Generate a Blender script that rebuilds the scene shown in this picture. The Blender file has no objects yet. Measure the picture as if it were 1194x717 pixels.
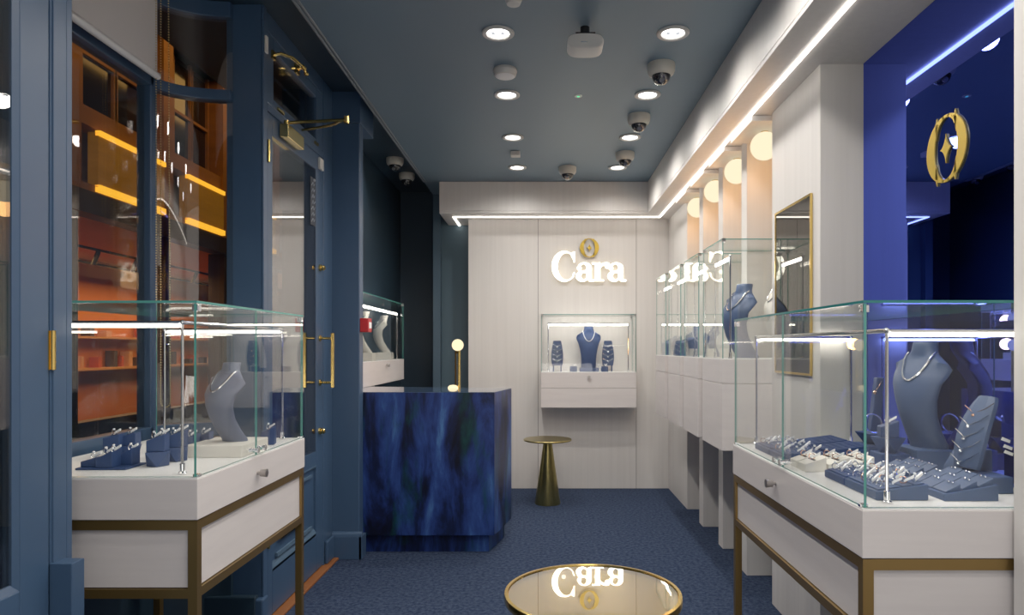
import bpy, bmesh, math, random
from mathutils import Vector, Matrix
random.seed(4)
PI = math.pi
C = bpy.context.scene.collection

# ------------------------------------------------------------------ camera frame helpers
FPX, VX, VY, EYE = 796.0, 633.0, 406.0, 1.3
def on(px, py, z):
    """room point at height z that the photograph shows at (px, py)"""
    Y = FPX * (EYE - z) / (py - VY)
    return Vector(((px - VX) / FPX * Y, Y, z))
def atY(px, py, Y):
    return Vector(((px - VX) / FPX * Y, Y, EYE - (py - VY) / FPX * Y))

# ------------------------------------------------------------------ materials
def newmat(name):
    m = bpy.data.materials.new(name); m.use_nodes = True
    nt = m.node_tree; nt.nodes.clear()
    out = nt.nodes.new('ShaderNodeOutputMaterial')
    return m, nt, out
def pbr(name, col, rough=.5, metal=0.0, spec=.5, coat=0.0, emit=None, es=0.0, noise=None, bump=None):
    """noise = (scale xyz, colour2, strength); bump = (scale, strength)"""
    m, nt, out = newmat(name)
    b = nt.nodes.new('ShaderNodeBsdfPrincipled')
    b.inputs['Base Color'].default_value = (*col, 1)
    b.inputs['Roughness'].default_value = rough
    b.inputs['Metallic'].default_value = metal
    b.inputs['Specular IOR Level'].default_value = spec
    b.inputs['Coat Weight'].default_value = coat
    b.inputs['Coat Roughness'].default_value = .06
    if emit:
        b.inputs['Emission Color'].default_value = (*emit, 1)
        b.inputs['Emission Strength'].default_value = es
    nt.links.new(b.outputs[0], out.inputs[0])
    if noise or bump:
        g = nt.nodes.new('ShaderNodeNewGeometry')
    if noise:
        mp = nt.nodes.new('ShaderNodeMapping'); mp.inputs['Scale'].default_value = noise[0]
        n = nt.nodes.new('ShaderNodeTexNoise'); n.inputs['Scale'].default_value = 1.0
        n.inputs['Detail'].default_value = 5; n.inputs['Roughness'].default_value = .6
        r = nt.nodes.new('ShaderNodeValToRGB')
        r.color_ramp.elements[0].position = .35; r.color_ramp.elements[1].position = .7
        r.color_ramp.elements[0].color = (*col, 1); r.color_ramp.elements[1].color = (*noise[1], 1)
        nt.links.new(g.outputs['Position'], mp.inputs[0]); nt.links.new(mp.outputs[0], n.inputs['Vector'])
        nt.links.new(n.outputs['Fac'], r.inputs[0]); nt.links.new(r.outputs[0], b.inputs['Base Color'])
    if bump:
        n2 = nt.nodes.new('ShaderNodeTexNoise'); n2.inputs['Scale'].default_value = bump[0]; n2.inputs['Detail'].default_value = 3
        bp = nt.nodes.new('ShaderNodeBump'); bp.inputs['Strength'].default_value = bump[1]; bp.inputs['Distance'].default_value = .01
        nt.links.new(g.outputs['Position'], n2.inputs['Vector']); nt.links.new(n2.outputs['Fac'], bp.inputs['Height'])
        nt.links.new(bp.outputs[0], b.inputs['Normal'])
    return m
def emis(name, col, s):
    m, nt, out = newmat(name)
    e = nt.nodes.new('ShaderNodeEmission'); e.inputs[0].default_value = (*col, 1); e.inputs[1].default_value = s
    nt.links.new(e.outputs[0], out.inputs[0]); return m
def glassmat(name, tint=(.985, .995, .99), r0=.045, gl=(1, 1, 1)):
    m, nt, out = newmat(name)
    t = nt.nodes.new('ShaderNodeBsdfTransparent'); t.inputs[0].default_value = (*tint, 1)
    g = nt.nodes.new('ShaderNodeBsdfGlossy'); g.inputs['Roughness'].default_value = 0.0; g.inputs[0].default_value = (*gl, 1)
    lw = nt.nodes.new('ShaderNodeLayerWeight'); lw.inputs[0].default_value = .5
    p = nt.nodes.new('ShaderNodeMath'); p.operation = 'POWER'; p.inputs[1].default_value = 5
    a = nt.nodes.new('ShaderNodeMath'); a.operation = 'MULTIPLY_ADD'; a.inputs[1].default_value = 1 - r0; a.inputs[2].default_value = r0
    mx = nt.nodes.new('ShaderNodeMixShader')
    nt.links.new(lw.outputs['Facing'], p.inputs[0]); nt.links.new(p.outputs[0], a.inputs[0]); nt.links.new(a.outputs[0], mx.inputs[0])
    nt.links.new(t.outputs[0], mx.inputs[1]); nt.links.new(g.outputs[0], mx.inputs[2]); nt.links.new(mx.outputs[0], out.inputs[0])
    return m
def mirrormat(name, col, rough=0.0, base=(0, 0, 0), w=0.0):
    m, nt, out = newmat(name)
    g = nt.nodes.new('ShaderNodeBsdfGlossy'); g.inputs[0].default_value = (*col, 1); g.inputs['Roughness'].default_value = rough
    d = nt.nodes.new('ShaderNodeBsdfDiffuse'); d.inputs[0].default_value = (*base, 1)
    mx = nt.nodes.new('ShaderNodeMixShader'); mx.inputs[0].default_value = w
    nt.links.new(g.outputs[0], mx.inputs[1]); nt.links.new(d.outputs[0], mx.inputs[2]); nt.links.new(mx.outputs[0], out.inputs[0])
    return m

WH1, WH2 = (.70, .675, .65), (.655, .63, .605)
M = dict(
    panel=pbr('white_wood_upright', WH1, .45, noise=((34, 34, .8), WH2, 1)),
    wood=pbr('white_wood_level', (.68, .64, .63), .42, noise=((3.0, 3.0, 30), (.635, .595, .59), 1)),
    top=pbr('white_top', (.90, .89, .87), .35),
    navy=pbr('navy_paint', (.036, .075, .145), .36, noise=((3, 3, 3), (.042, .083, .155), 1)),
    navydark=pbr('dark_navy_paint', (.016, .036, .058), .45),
    teal=pbr('blue_wall', (.065, .115, .15), .5),
    ceil=pbr('ceiling_paint', (.135, .20, .26), .5),
    ceildark=pbr('dark_ceiling_paint', (.018, .038, .06), .5),
    carpet=pbr('navy_carpet', (.016, .030, .070), .95, spec=.1, noise=((48, 48, 48), (.066, .092, .160), 1), bump=(240, 1)),
    brass=pbr('polished_brass', (.80, .56, .17), .18, 1.0),
    oldbrass=pbr('satin_brass', (.42, .34, .12), .28, 1.0, noise=((60, 60, 4), (.50, .41, .16), 1)),
    bronze=pbr('bronze_frame', (.30, .19, .065), .36, .85),
    chrome=pbr('chrome', (.82, .82, .84), .12, 1.0),
    steel=pbr('brushed_steel', (.45, .42, .40), .32, 1.0),
    glass=glassmat('clear_glass', (.99, .997, .994), .022),
    window=glassmat('window_glass', (.93, .90, .86), .075),
    smoked=glassmat('smoked_glass', (.70, .73, .75), .30),
    edge=pbr('glass_edge', (.06, .22, .19), .12, emit=(.10, .36, .31), es=.13),  # emission paints the light caught in the pane edges
    edgedark=pbr('glass_edge_dark', (.015, .13, .13), .12, emit=(.03, .2, .2), es=.10),  # darker edge tone, also with painted-in glow
    blue_mirror=mirrormat('blue_mirror', (.105, .16, .82), 0.0),
    dark_mirror=mirrormat('dark_mirror', (.25, .245, .235), .015),
    led=emis('led_strip', (1, .93, .84), 5.5),
    ledbar=emis('led_bar', (1, .93, .82), 15),
    letter=emis('lit_letter', (1, .94, .80), 5.5),
    letterside=emis('lit_letter_side', (1, .84, .56), 1.3),
    down=emis('downlight_lamp', (1, .97, .93), 9),
    globe=emis('warm_globe', (1, .84, .56), 1.05),
    lampglobe=emis('lamp_globe', (1, .82, .48), 1.25),
    gold=pbr('gold_emblem', (.62, .42, .06), .35, .7),
    velvet=pbr('blue_leather', (.022, .050, .145), .5),
    greyblue=pbr('slate_blue_leather', (.046, .082, .175), .5),
    greybust=pbr('grey_blue_leather', (.115, .14, .215), .5),
    cream=pbr('cream_leather', (.78, .75, .68), .5),
    silver=pbr('silver', (.90, .90, .90), .15, 1.0),
    rose=pbr('rose_gold', (.85, .50, .33), .2, 1.0),
    gem=pbr('gem', (.92, .94, .97), .05, .3, emit=(.8, .85, .9), es=.15),
    tag=pbr('white_tag', (.85, .85, .85), .5, emit=(.8, .8, .8), es=.08),
    plastic=pbr('white_plastic', (.62, .61, .58), .4),
    black=pbr('black_plastic', (.012, .012, .014), .25),
    dome=pbr('smoked_dome', (.012, .012, .016), .04, coat=1),
    green=emis('green_light', (.1, 1, .45), 1.6),
    red=pbr('red_plastic', (.50, .012, .018), .4),
    threshold=pbr('oak_threshold', (.26, .095, .03), .4, noise=((6, 40, 40), (.24, .08, .02), 1)),
    sill=pbr('brown_sill', (.085, .035, .018), .4),
    blind=pbr('grey_blind', (.68, .65, .65), .8),
    rail=pbr('white_rail', (.80, .80, .82), .35),
    facade=pbr('amber_render', (.30, .13, .025), .7, noise=((1.2, 1.2, 5), (.22, .09, .018), 1)),
    goldpanel=pbr('gold_panel', (.40, .20, .014), .4, .2, emit=(1, .46, .02), es=.06, noise=((2, .8, 9), (.52, .27, .02), 1)),
    goldtrim=pbr('lit_gold_trim', (.7, .4, .05), .4, emit=(1, .50, .03), es=1.2),
    darkwin=pbr('dark_window', (.010, .008, .007), .1),
    orange=pbr('orange_plaster', (.60, .22, .055), .8),
    street=pbr('street_stone', (.05, .04, .035), .8),
    rawdark=pbr('dark_brown', (.025, .012, .007), .6),
)
# marbled blue desk lacquer
m, nt, out = newmat('marbled_blue_lacquer')
b = nt.nodes.new('ShaderNodeBsdfPrincipled'); b.inputs['Roughness'].default_value = .34; b.inputs['Specular IOR Level'].default_value = .35
g = nt.nodes.new('ShaderNodeNewGeometry')
def tn(sc, loc, det, dist):
    mp = nt.nodes.new('ShaderNodeMapping'); mp.inputs['Scale'].default_value = sc; mp.inputs['Location'].default_value = loc
    n = nt.nodes.new('ShaderNodeTexNoise'); n.inputs['Scale'].default_value = 1; n.inputs['Detail'].default_value = det
    n.inputs['Distortion'].default_value = dist; n.inputs['Roughness'].default_value = .62
    nt.links.new(g.outputs['Position'], mp.inputs[0]); nt.links.new(mp.outputs[0], n.inputs['Vector']); return n
n1 = tn((5.6, 5.6, 1.5), (3.1, 0, 1), 10, .45); n2 = tn((7, 7, 1.9), (9, 2, 4), 6, .4)
r1 = nt.nodes.new('ShaderNodeValToRGB'); e = r1.color_ramp.elements
e[0].position = .38; e[0].color = (.0015, .0025, .011, 1); e[1].position = .70; e[1].color = (.065, .17, .40, 1)
for p, c in ((.45, (.004, .009, .045)), (.51, (.010, .025, .125)), (.59, (.020, .052, .215))):
    x = e.new(p); x.color = (*c, 1)
r2 = nt.nodes.new('ShaderNodeValToRGB'); e = r2.color_ramp.elements
e[0].position = .54; e[0].color = (0, 0, 0, 1); e[1].position = .68; e[1].color = (.85, .85, .85, 1)
mx = nt.nodes.new('ShaderNodeMix'); mx.data_type = 'RGBA'; mx.inputs['B'].default_value = (.004, .045, .045, 1)
nt.links.new(n1.outputs['Fac'], r1.inputs[0]); nt.links.new(n2.outputs['Fac'], r2.inputs[0])
nt.links.new(r2.outputs[0], mx.inputs['Factor']); nt.links.new(r1.outputs[0], mx.inputs['A'])
nt.links.new(mx.outputs['Result'], b.inputs['Base Color']); nt.links.new(b.outputs[0], out.inputs[0])
M['desk'] = m

# ------------------------------------------------------------------ mesh builder
class MB:
    def __init__(s): s.v = []; s.f = []; s.m = []
    def add(s, vs, fs, mi=0):
        o = len(s.v); s.v += [Vector(p) for p in vs]
        for f in fs: s.f.append(tuple(i + o for i in f)); s.m.append(mi)
        return s
    def box(s, x0, x1, y0, y1, z0, z1, mi=0):
        if x0 > x1: x0, x1 = x1, x0
        if y0 > y1: y0, y1 = y1, y0
        if z0 > z1: z0, z1 = z1, z0
        vs = [(x, y, z) for z in (z0, z1) for y in (y0, y1) for x in (x0, x1)]
        return s.add(vs, [(0, 2, 3, 1), (4, 5, 7, 6), (0, 1, 5, 4), (2, 6, 7, 3), (0, 4, 6, 2), (1, 3, 7, 5)], mi)
    def pane(s, x0, x1, y0, y1, z0, z1, mi=0, me=1):
        """box whose four narrow faces take material me"""
        d = (abs(x1 - x0), abs(y1 - y0), abs(z1 - z0)); ax = d.index(min(d)); n = len(s.m)
        s.box(x0, x1, y0, y1, z0, z1, mi)
        axf = [2, 2, 1, 1, 0, 0]
        for k in range(6):
            s.m[n + k] = mi if axf[k] == ax else me
        return s
    def prism(s, poly, h0, h1, axis='z', mi=0):
        """poly of 2-D points extruded along axis; (x,y) for z, (x,z) for y, (y,z) for x"""
        n = len(poly)
        def P(a, b, h): return {'z': (a, b, h), 'y': (a, h, b), 'x': (h, a, b)}[axis]
        vs = [P(a, b, h0) for a, b in poly] + [P(a, b, h1) for a, b in poly]
        fs = [tuple(range(n))[::-1], tuple(range(n, 2 * n))] + [(i, (i + 1) % n, n + (i + 1) % n, n + i) for i in range(n)]
        return s.add(vs, fs, mi)
    def cyl(s, p0, p1, r, seg=16, r2=None, mi=0, caps=True):
        p0 = Vector(p0); p1 = Vector(p1); r2 = r if r2 is None else r2
        d = (p1 - p0).normalized(); a = d.orthogonal().normalized(); b = d.cross(a)
        vs = []
        for p, q in ((p0, r), (p1, r2)):
            for k in range(seg):
                t = 2 * PI * k / seg; vs.append(p + a * math.cos(t) * q + b * math.sin(t) * q)
        fs = [(k, (k + 1) % seg, seg + (k + 1) % seg, seg + k) for k in range(seg)]
        if caps: fs += [tuple(range(seg))[::-1], tuple(range(seg, 2 * seg))]
        return s.add(vs, fs, mi)
    def tube(s, path, r, seg=8, closed=False, mi=0):
        path = [Vector(p) for p in path]; n = len(path); rings = []
        up = None
        for i, p in enumerate(path):
            d = (path[(i + 1) % n] - path[i - 1]) if closed else (path[min(i + 1, n - 1)] - path[max(i - 1, 0)])
            d.normalize()
            if up is None: up = d.orthogonal().normalized()
            up = (up - d * up.dot(d)).normalized(); b = d.cross(up)
            rr = r[i] if isinstance(r, (list, tuple)) else r
            rings.append([p + up * math.cos(2 * PI * k / seg) * rr + b * math.sin(2 * PI * k / seg) * rr for k in range(seg)])
        vs = [v for g_ in rings for v in g_]; fs = []
        for i in range(n if closed else n - 1):
            j = (i + 1) % n
            fs += [(i * seg + k, i * seg + (k + 1) % seg, j * seg + (k + 1) % seg, j * seg + k) for k in range(seg)]
        if not closed: fs += [tuple(range(seg))[::-1], tuple(range((n - 1) * seg, n * seg))]
        return s.add(vs, fs, mi)
    def lathe(s, prof, c=(0, 0, 0), seg=32, mi=0):
        c = Vector(c); n = len(prof); vs = []
        for r, z in prof:
            for k in range(seg):
                t = 2 * PI * k / seg; vs.append(c + Vector((max(r, 1e-5) * math.cos(t), max(r, 1e-5) * math.sin(t), z)))
        fs = [(i * seg + k, i * seg + (k + 1) % seg, (i + 1) * seg + (k + 1) % seg, (i + 1) * seg + k) for i in range(n - 1) for k in range(seg)]
        fs += [tuple(range(seg))[::-1], tuple(range((n - 1) * seg, n * seg))]
        return s.add(vs, fs, mi)
    def sphere(s, c, r, seg=24, rings=14, mi=0, t0=0.0, t1=PI):
        prof = [(r * math.sin(t0 + (t1 - t0) * i / rings), -r * math.cos(t0 + (t1 - t0) * i / rings)) for i in range(rings + 1)]
        return s.lathe(prof, c, seg, mi)
    def loft(s, secs, mi=0):
        """list of equally long closed rings of points"""
        n = len(secs[0]); vs = [p for g_ in secs for p in g_]; fs = []
        for i in range(len(secs) - 1):
            fs += [(i * n + k, i * n + (k + 1) % n, (i + 1) * n + (k + 1) % n, (i + 1) * n + k) for k in range(n)]
        fs += [tuple(range(n))[::-1], tuple(range((len(secs) - 1) * n, len(secs) * n))]
        return s.add(vs, fs, mi)
    def move(s, mat):
        s.v = [mat @ v for v in s.v]; return s
    def build(s, name, mats, parent=None, bevel=0.0, smooth=True, seg=2):
        if not isinstance(mats, (list, tuple)): mats = [mats]
        if parent is None:
            lo = Vector([min(v[i] for v in s.v) for i in range(3)]); hi = Vector([max(v[i] for v in s.v) for i in range(3)])
            org = Vector(((lo.x + hi.x) / 2, (lo.y + hi.y) / 2, lo.z))
        else:
            org = Vector((0, 0, 0)); q = parent
            while q: org += q.location; q = q.parent
        me = bpy.data.meshes.new(name)
        me.from_pydata([v - org for v in s.v], [], s.f)
        for mt in mats: me.materials.append(mt if not isinstance(mt, str) else M[mt])
        me.polygons.foreach_set('material_index', s.m)
        bm = bmesh.new(); bm.from_mesh(me)
        bmesh.ops.recalc_face_normals(bm, faces=bm.faces)
        if bevel:
            ed = [e_ for e_ in bm.edges if len(e_.link_faces) == 2 and e_.calc_face_angle(0) > .5]
            bmesh.ops.bevel(bm, geom=ed, offset=bevel, segments=seg, profile=.5, affect='EDGES', clamp_overlap=True)
        bm.to_mesh(me); bm.free()
        if smooth:
            me.polygons.foreach_set('use_smooth', [True] * len(me.polygons))
            me.set_sharp_from_angle(angle=.30 if bevel else .6)
        me.update()
        o = bpy.data.objects.new(name, me); C.objects.link(o)
        if parent is None: o.location = org
        else: o.parent = parent
        return o
def tag(o, label=None, cat=None, group=None, kind=None):
    if label: o['label'] = label
    if cat: o['category'] = cat
    if group: o['group'] = group
    if kind: o['kind'] = kind
    return o
def thing(name, label, cat, loc=(0, 0, 0), group=None):
    o = bpy.data.objects.new(name, None); o.empty_display_size = .05; C.objects.link(o); o.location = loc
    return tag(o, label, cat, group)
def struct(o): o['kind'] = 'structure'; return o
KIDS = {}
def copy_tree(o, loc=None, rz=None, label=None, group=None, parent=None):
    c = o.copy(); C.objects.link(c); c.parent = parent
    for ch in list(o.children): copy_tree(ch, parent=c)
    if loc is not None: c.location = loc
    if rz is not None: c.rotation_euler = (0, 0, rz)
    if label: c['label'] = label
    if group: c['group'] = group
    return c
def clone(o, first, loc, rz, label, group=None):
    """place the prototype itself the first time, a copy afterwards"""
    if not first.get(o.name):
        first[o.name] = 1; c = o; c.location = loc; c.rotation_euler = (0, 0, rz); tag(c, label, None, group); return c
    return copy_tree(o, loc, rz, label, group)
USED = {}

# ================================================================== SETTING
ZC, ZS, ZL = 2.78, 2.496, 2.89           # ceiling, pale soffit, dark side soffit
struct(MB().box(-1.9, 1.6, -1.6, 7.1, -.06, 0).build('floor', 'carpet'))
struct(MB().box(-1.06, 1.6, -1.6, 6.72, ZC, ZC + .09).build('ceiling', 'ceil'))
struct(MB().box(-1.95, -1.061, -1.6, 7.1, ZL, ZL + .06).build('ceiling_side', 'ceildark'))
tr = MB(); tr.cyl((-1.06, -1.6, ZC - .002), (-1.06, 6.05, ZC - .002), .007, 8); tr.cyl((-1.042, -1.6, ZC - .001), (-1.042, 6.05, ZC - .001), .006, 8)
struct(tr.build('trim_1', pbr('bead_paint', (.16, .19, .22), .4)))
# back wall
struct(MB().box(-1.03, 1.6, 6.645, 6.75, 0, ZC).build('wall_back', 'teal'))
pw = MB()
for x0, x1 in ((-.69, -.046), (-.042, .864), (.868, 1.6)): pw.box(x0, x1, 6.33, 6.644, .001, ZS)
pw.box(-.68, 1.6, 6.338, 6.64, .001, ZS)
struct(pw.build('wall_back_panelling', 'panel'))
sm_ = MB()  # dark strips put into the panel gaps, painting the shade of the seams
for x in (-.044, .866): sm_.box(x - .0022, x + .0022, 6.332, 6.3375, .002, ZS - .001)
sm_.box(1.1655, 1.170, 6.0985, 6.1035, .002, ZS - .001)
struct(sm_.build('seam_shade_strips', pbr('seam_shadow', (.10, .095, .085), .8)))
struct(MB().box(-1.055, -.985, 6.56, 6.644, .001, ZC - .001).build('trim_2', pbr('pilaster_paint', (.055, .10, .145), .5)))
# bulkhead and soffit, L shaped
bk = MB().box(-.917, .93, 6.05, 6.643, ZS + .022, ZC - .004)
bk.box(.93, 1.6, -1.6, 6.643, ZS + .022, ZC - .004)
bk.box(-.917, .93, 6.05, 6.643, ZS, ZS + .018); bk.box(.93, 1.6, -1.6, 6.643, ZS, ZS + .018)
bk.box(-.91, .938, 6.06, 6.643, ZS + .01, ZS + .03); bk.box(.938, 1.6, -1.6, 6.643, ZS + .01, ZS + .03)
struct(bk.build('ceiling_bulkhead', 'panel'))
# LED line set into the soffit
le = MB().box(-.818, 1.068, 6.198, 6.214, ZS - .008, ZS - .0005); le.box(1.053, 1.068, -1.5, 6.198, ZS - .008, ZS - .0005); le.box(-.818, -.803, 6.214, 6.64, ZS - .008, ZS - .0005)
o = le.build('led_light_line', 'led'); tag(o, 'continuous white light line set in the pale soffit above the walls', 'light strip')
# right side: block to the back corner, fins, pier, wall behind, near pillar
XF, XB = 1.165, 1.50
rb = MB()
rb.box(XF, XB, 5.51, 6.098, .001, ZS - .001); rb.box(XF, XB, 6.104, 6.329, .001, ZS - .001); rb.box(XF + .006, XB, 5.52, 6.329, .001, ZS - .001)
struct(rb.build('wall_right_back', 'panel'))
for i, (y0, y1) in enumerate(((4.966, 5.084), (4.42, 4.53), (3.90, 4.006))):
    struct(MB().box(XF, XB, y0, y1, .001, ZS - .001).build('wall_right_fin', 'panel', bevel=.002))
struct(MB().box(XF, XB, 2.868, 3.47, .001, ZS - .001).build('wall_right_pier', 'panel', bevel=.002))
struct(MB().box(XF, XB, -1.6, 1.688, .001, ZS - .001).build('wall_right_near', 'panel'))
struct(MB().box(XB + .001, 1.6, -1.6, 6.32, .001, ZS - .001).build('wall_right', 'panel'))
AL = ((3.47, 3.90), (4.006, 4.42), (4.53, 4.966), (5.084, 5.51))
for y0, y1 in AL:
    struct(MB().box(1.074, XB, y0 + .035, y1 - .002, ZS - .028, ZS - .002).build('ceiling_alcove', 'panel'))
# wall behind the camera
struct(MB().box(-1.9, 1.6, -1.7, -1.601, 0, ZL).build('wall_front', 'panel'))

# ---- left side
XN = -1.26
# near door (door_1): stile, rails, glass, hinges
d = MB(); d.box(XN - .045, XN, 1.645, 1.742, .01, ZL - .02); d.box(XN - .045, XN, .70, .80, .01, ZL - .02)
d.box(XN - .045, XN, .80, 1.645, .01, .715); d.box(XN - .045, XN, .80, 1.645, 2.72, ZL - .02)
door1 = struct(d.build('door_1', 'navy', bevel=.003))
db = MB(); db.prism([(XN - .001, 1.647), (XN - .018, 1.647), (XN - .018, 1.632), (XN - .010, 1.632)], .715, 2.72, 'z'); db.prism([(XN - .001, .713), (XN - .018, .713), (XN - .018, .733), (XN - .012, .733)], .8, 1.647, 'y')
db.build('bead', 'navy', door1)
MB().box(XN - .017, XN - .012, .80, 1.645, .715, 2.72).build('glass_pane', 'window', door1)
for z0 in (1.245, 2.275):
    h = MB(); h.cyl((XN + .006, 1.748, z0), (XN + .006, 1.748, z0 + .10), .0065, 10); h.box(XN - .001, XN + .002, 1.738, 1.76, z0, z0 + .1)
    for k in (.02, .05, .08): h.cyl((XN + .006, 1.748, z0 + k - .001), (XN + .006, 1.748, z0 + k + .001), .0078, 10)
    h.build('hinge', 'brass', door1)
wn = MB().box(-1.9, XN, 1.746, 1.818, .001, ZL - .001); wn.box(-1.3, XN + .004, 1.80, 1.822, .001, ZL - .002); wn.box(-1.3, XN + .004, 1.752, 1.80, .001, ZL - .002)
struct(wn.build('wall_left_near', 'navy', bevel=.002))
struct(MB().box(-1.85, -1.205, 1.746, 1.795, .001, .749).build('baseboard_near', 'navy', bevel=.002))
struct(MB().box(XN - .045, XN - .001, -1.6, .695, .001, ZL - .001).build('wall_left_front', 'navy'))
# bay window (window_1): flat light along the street, curved return to the pier
XW, YM, YP, XP = -1.72, 2.967, 3.151, -1.43
ZT, ZH = 2.46, 2.845                      # transom, head
def bay(t, off=0.0):
    a = t * PI / 2
    return (XW + (XP - XW) * (1 - math.cos(a)) + off * math.cos(a), YM + (YP - YM) * math.sin(a) - off * math.sin(a))
def bayband(mb, z0, z1, o0, o1, n=16, mi=0):
    pts = [bay(i / n, o0) for i in range(n + 1)] + [bay(i / n, o1) for i in range(n, -1, -1)]
    return mb.prism(pts, z0, z1, 'z', mi)
w = MB(); q_ = .024
w.box(XW - .03, XW + .03, 1.825, YM, .90, .96); w.box(XW - .03, XW + .03, 1.825, YM, ZT - q_, ZT + q_); w.box(XW - .03, XW + .03, 1.825, YM, ZH - .03, ZL - .003)
w.box(XW - .032, XW + .030, YM - .025, YM + .025, .90, ZL - .003); w.box(XW - .03, XW + .03, 1.825, 1.87, .90, ZL - .003)
bayband(w, .90, .96, -.03, .03); bayband(w, ZT - q_, ZT + q_, -.03, .03); bayband(w, ZH - .03, ZL - .003, -.03, .03)
win = struct(w.build('window_1', 'navy', bevel=.004))
MB().box(XW - .003, XW + .003, 1.87, YM - .025, .96, ZT - q_).build('glass_pane', 'window', win)
MB().box(XW - .003, XW + .003, 1.87, YM - .025, ZT + q_, ZH - .03).build('glass_pane', 'window', win)
bayband(MB(), .96, ZT - q_, -.003, .003, 24).build('curved_glass_pane', 'window', win)
bayband(MB(), ZT + q_, ZH - .03, -.003, .003, 24).build('curved_glass_pane', 'window', win)
s_ = MB().box(XW - .03, XW + .05, 1.826, YM, .80, .897)
bayband(s_, .80, .897, -.03, .05)
struct(s_.build('window_sill', 'sill', bevel=.004))
sr = MB().box(XW - .05, XW + .02, 1.826, YM, .001, .798); bayband(sr, .001, .798, -.05, .02)
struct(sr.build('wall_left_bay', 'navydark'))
# pier and door frame
XD = -1.30
struct(MB().box(-1.46, XD - .001, 3.153, 3.19, .001, ZL - .002).build('wall_left_pier', 'navy'))
struct(MB().box(-1.66, XD - .012, 3.115, 3.150, .001, .165).build('baseboard_pier', 'navydark', bevel=.006))
fr = MB()
fr.box(XD - .10, XD, 3.19, 3.225, .001, ZL - .002); fr.box(XD, XD + .010, 3.154, 3.19, .001, ZL - .002)
fr.box(XD - .10, XD, 4.045, 4.216, .001, ZL - .002); fr.box(XD - .10, XD, 3.225, 4.045, 2.424, 2.46); fr.box(XD - .10, XD, 3.225, 4.045, 2.80, ZL - .002)
struct(fr.build('door_frame', 'navy', bevel=.003))
struct(MB().box(XD - .12, XD + .020, 3.120, 3.188, .001, .15).build('baseboard_door', 'navy', bevel=.008))
# transom light above the door
t = MB(); t.box(XD - .04, XD - .003, 3.227, 3.305, 2.462, 2.798); t.box(XD - .04, XD - .003, 3.925, 4.043, 2.462, 2.798); t.box(XD - .04, XD - .003, 3.305, 3.925, 2.462, 2.503); t.box(XD - .04, XD - .003, 3.305, 3.925, 2.74, 2.798)
win2 = struct(t.build('window_2', 'navy', bevel=.004))
MB().box(XD - .022, XD - .016, 3.305, 3.925, 2.503, 2.74).build('glass_pane', 'window', win2)
st = MB(); st.tube([(XD, 3.286, 2.711), (XD + .03, 3.305, 2.726), (XD + .07, 3.353, 2.726), (XD + .10, 3.411, 2.706)], .008, 8); st.box(XD - .002, XD + .008, 3.27, 3.305, 2.69, 2.73)
st.cyl((XD + .098, 3.407, 2.708), (XD + .106, 3.426, 2.70), .011, 10); st.build('window_stay', 'brass', win2)
ca = MB(); ca.box(XD - .002, XD + .012, 3.576, 3.62, 2.745, 2.793); ca.tube([(XD + .01, 3.598, 2.769), (XD + .035, 3.598, 2.784), (XD + .045, 3.615, 2.76)], .007, 8); ca.sphere((XD + .045, 3.62, 2.755), .012, 10, 8)
ca.cyl((XD, 3.537, 2.75), (XD + .02, 3.537, 2.75), .008, 8); ca.build('window_catch', 'brass', win2)
MB().box(XD - .002, XD + .006, 3.344, 3.42, 2.467, 2.481).build('hinge', 'brass', win2)
MB().box(XD - .002, XD + .006, 3.885, 3.943, 2.467, 2.481).build('hinge', 'brass', win2)
# the shop door (door_2)
dl = MB(); T0, T1 = XD - .045, XD - .002
dl.box(T0, T1, 3.228, 3.288, .02, 2.42); dl.box(T0, T1, 3.920, 4.042, .02, 2.42)
dl.box(T0, T1, 3.288, 3.920, 2.325, 2.42); dl.box(T0, T1, 3.288, 3.920, .62, .708); dl.box(T0, T1, 3.288, 3.920, .02, .24); dl.box(T0, T1 - .014, 3.288, 3.920, .24, .62)
door2 = struct(dl.build('door_2', 'navy', bevel=.003))
mo = MB()
mo.prism([(T1 - .014, .24), (T1, .225), (T1, .24), (T1 - .014, .265)], 3.288, 3.92, 'y'); mo.prism([(T1 - .014, .62), (T1 + .001, .63), (T1 + .001, .62), (T1 - .014, .605)], 3.288, 3.92, 'y')
mo.box(T1 - .012, T1 - .001, 3.354, 3.856, .275, .295); mo.box(T1 - .012, T1 - .001, 3.354, 3.856, .57, .585)
mo.build('panel_moulding', pbr('light_navy', (.075, .13, .20), .35), door2)
MB().box(T1 - .010, T1 - .004, 3.288, 3.920, .708, 2.325).build('glass_pane', glassmat('door_glass', (.75, .75, .76), .30), door2)
h = MB(); yh = 3.98
h.tube([(XD - .003, yh, 1.358), (XD + .072, yh, 1.358)], .008, 10); h.tube([(XD - .003, yh, 1.10), (XD + .072, yh, 1.10)], .008, 10)
h.cyl((XD - .003, yh, 1.358), (XD + .006, yh, 1.358), .019, 16); h.cyl((XD - .003, yh, 1.10), (XD + .006, yh, 1.10), .019, 16)
h.box(XD + .066, XD + .083, yh - .011, yh + .011, 1.07, 1.389); h.build('pull_handle', 'brass', door2, bevel=.002)
for z in (1.769, .817):
    k = MB(); k.cyl((XD - .003, yh, z), (XD + .008, yh, z), .020, 18); k.cyl((XD + .008, yh, z), (XD + .022, yh, z), .014, 16, .017); k.cyl((XD + .022, yh, z), (XD + .03, yh, z), .017, 16, .011)
    k.build('lock_knob', 'brass', door2)
MB().box(XD - .003, XD + .004, 3.383, 3.673, .353, .42).box(XD + .004, XD + .009, 3.40, 3.655, .366, .405).build('letter_plate', 'brass', door2, bevel=.001)
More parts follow.
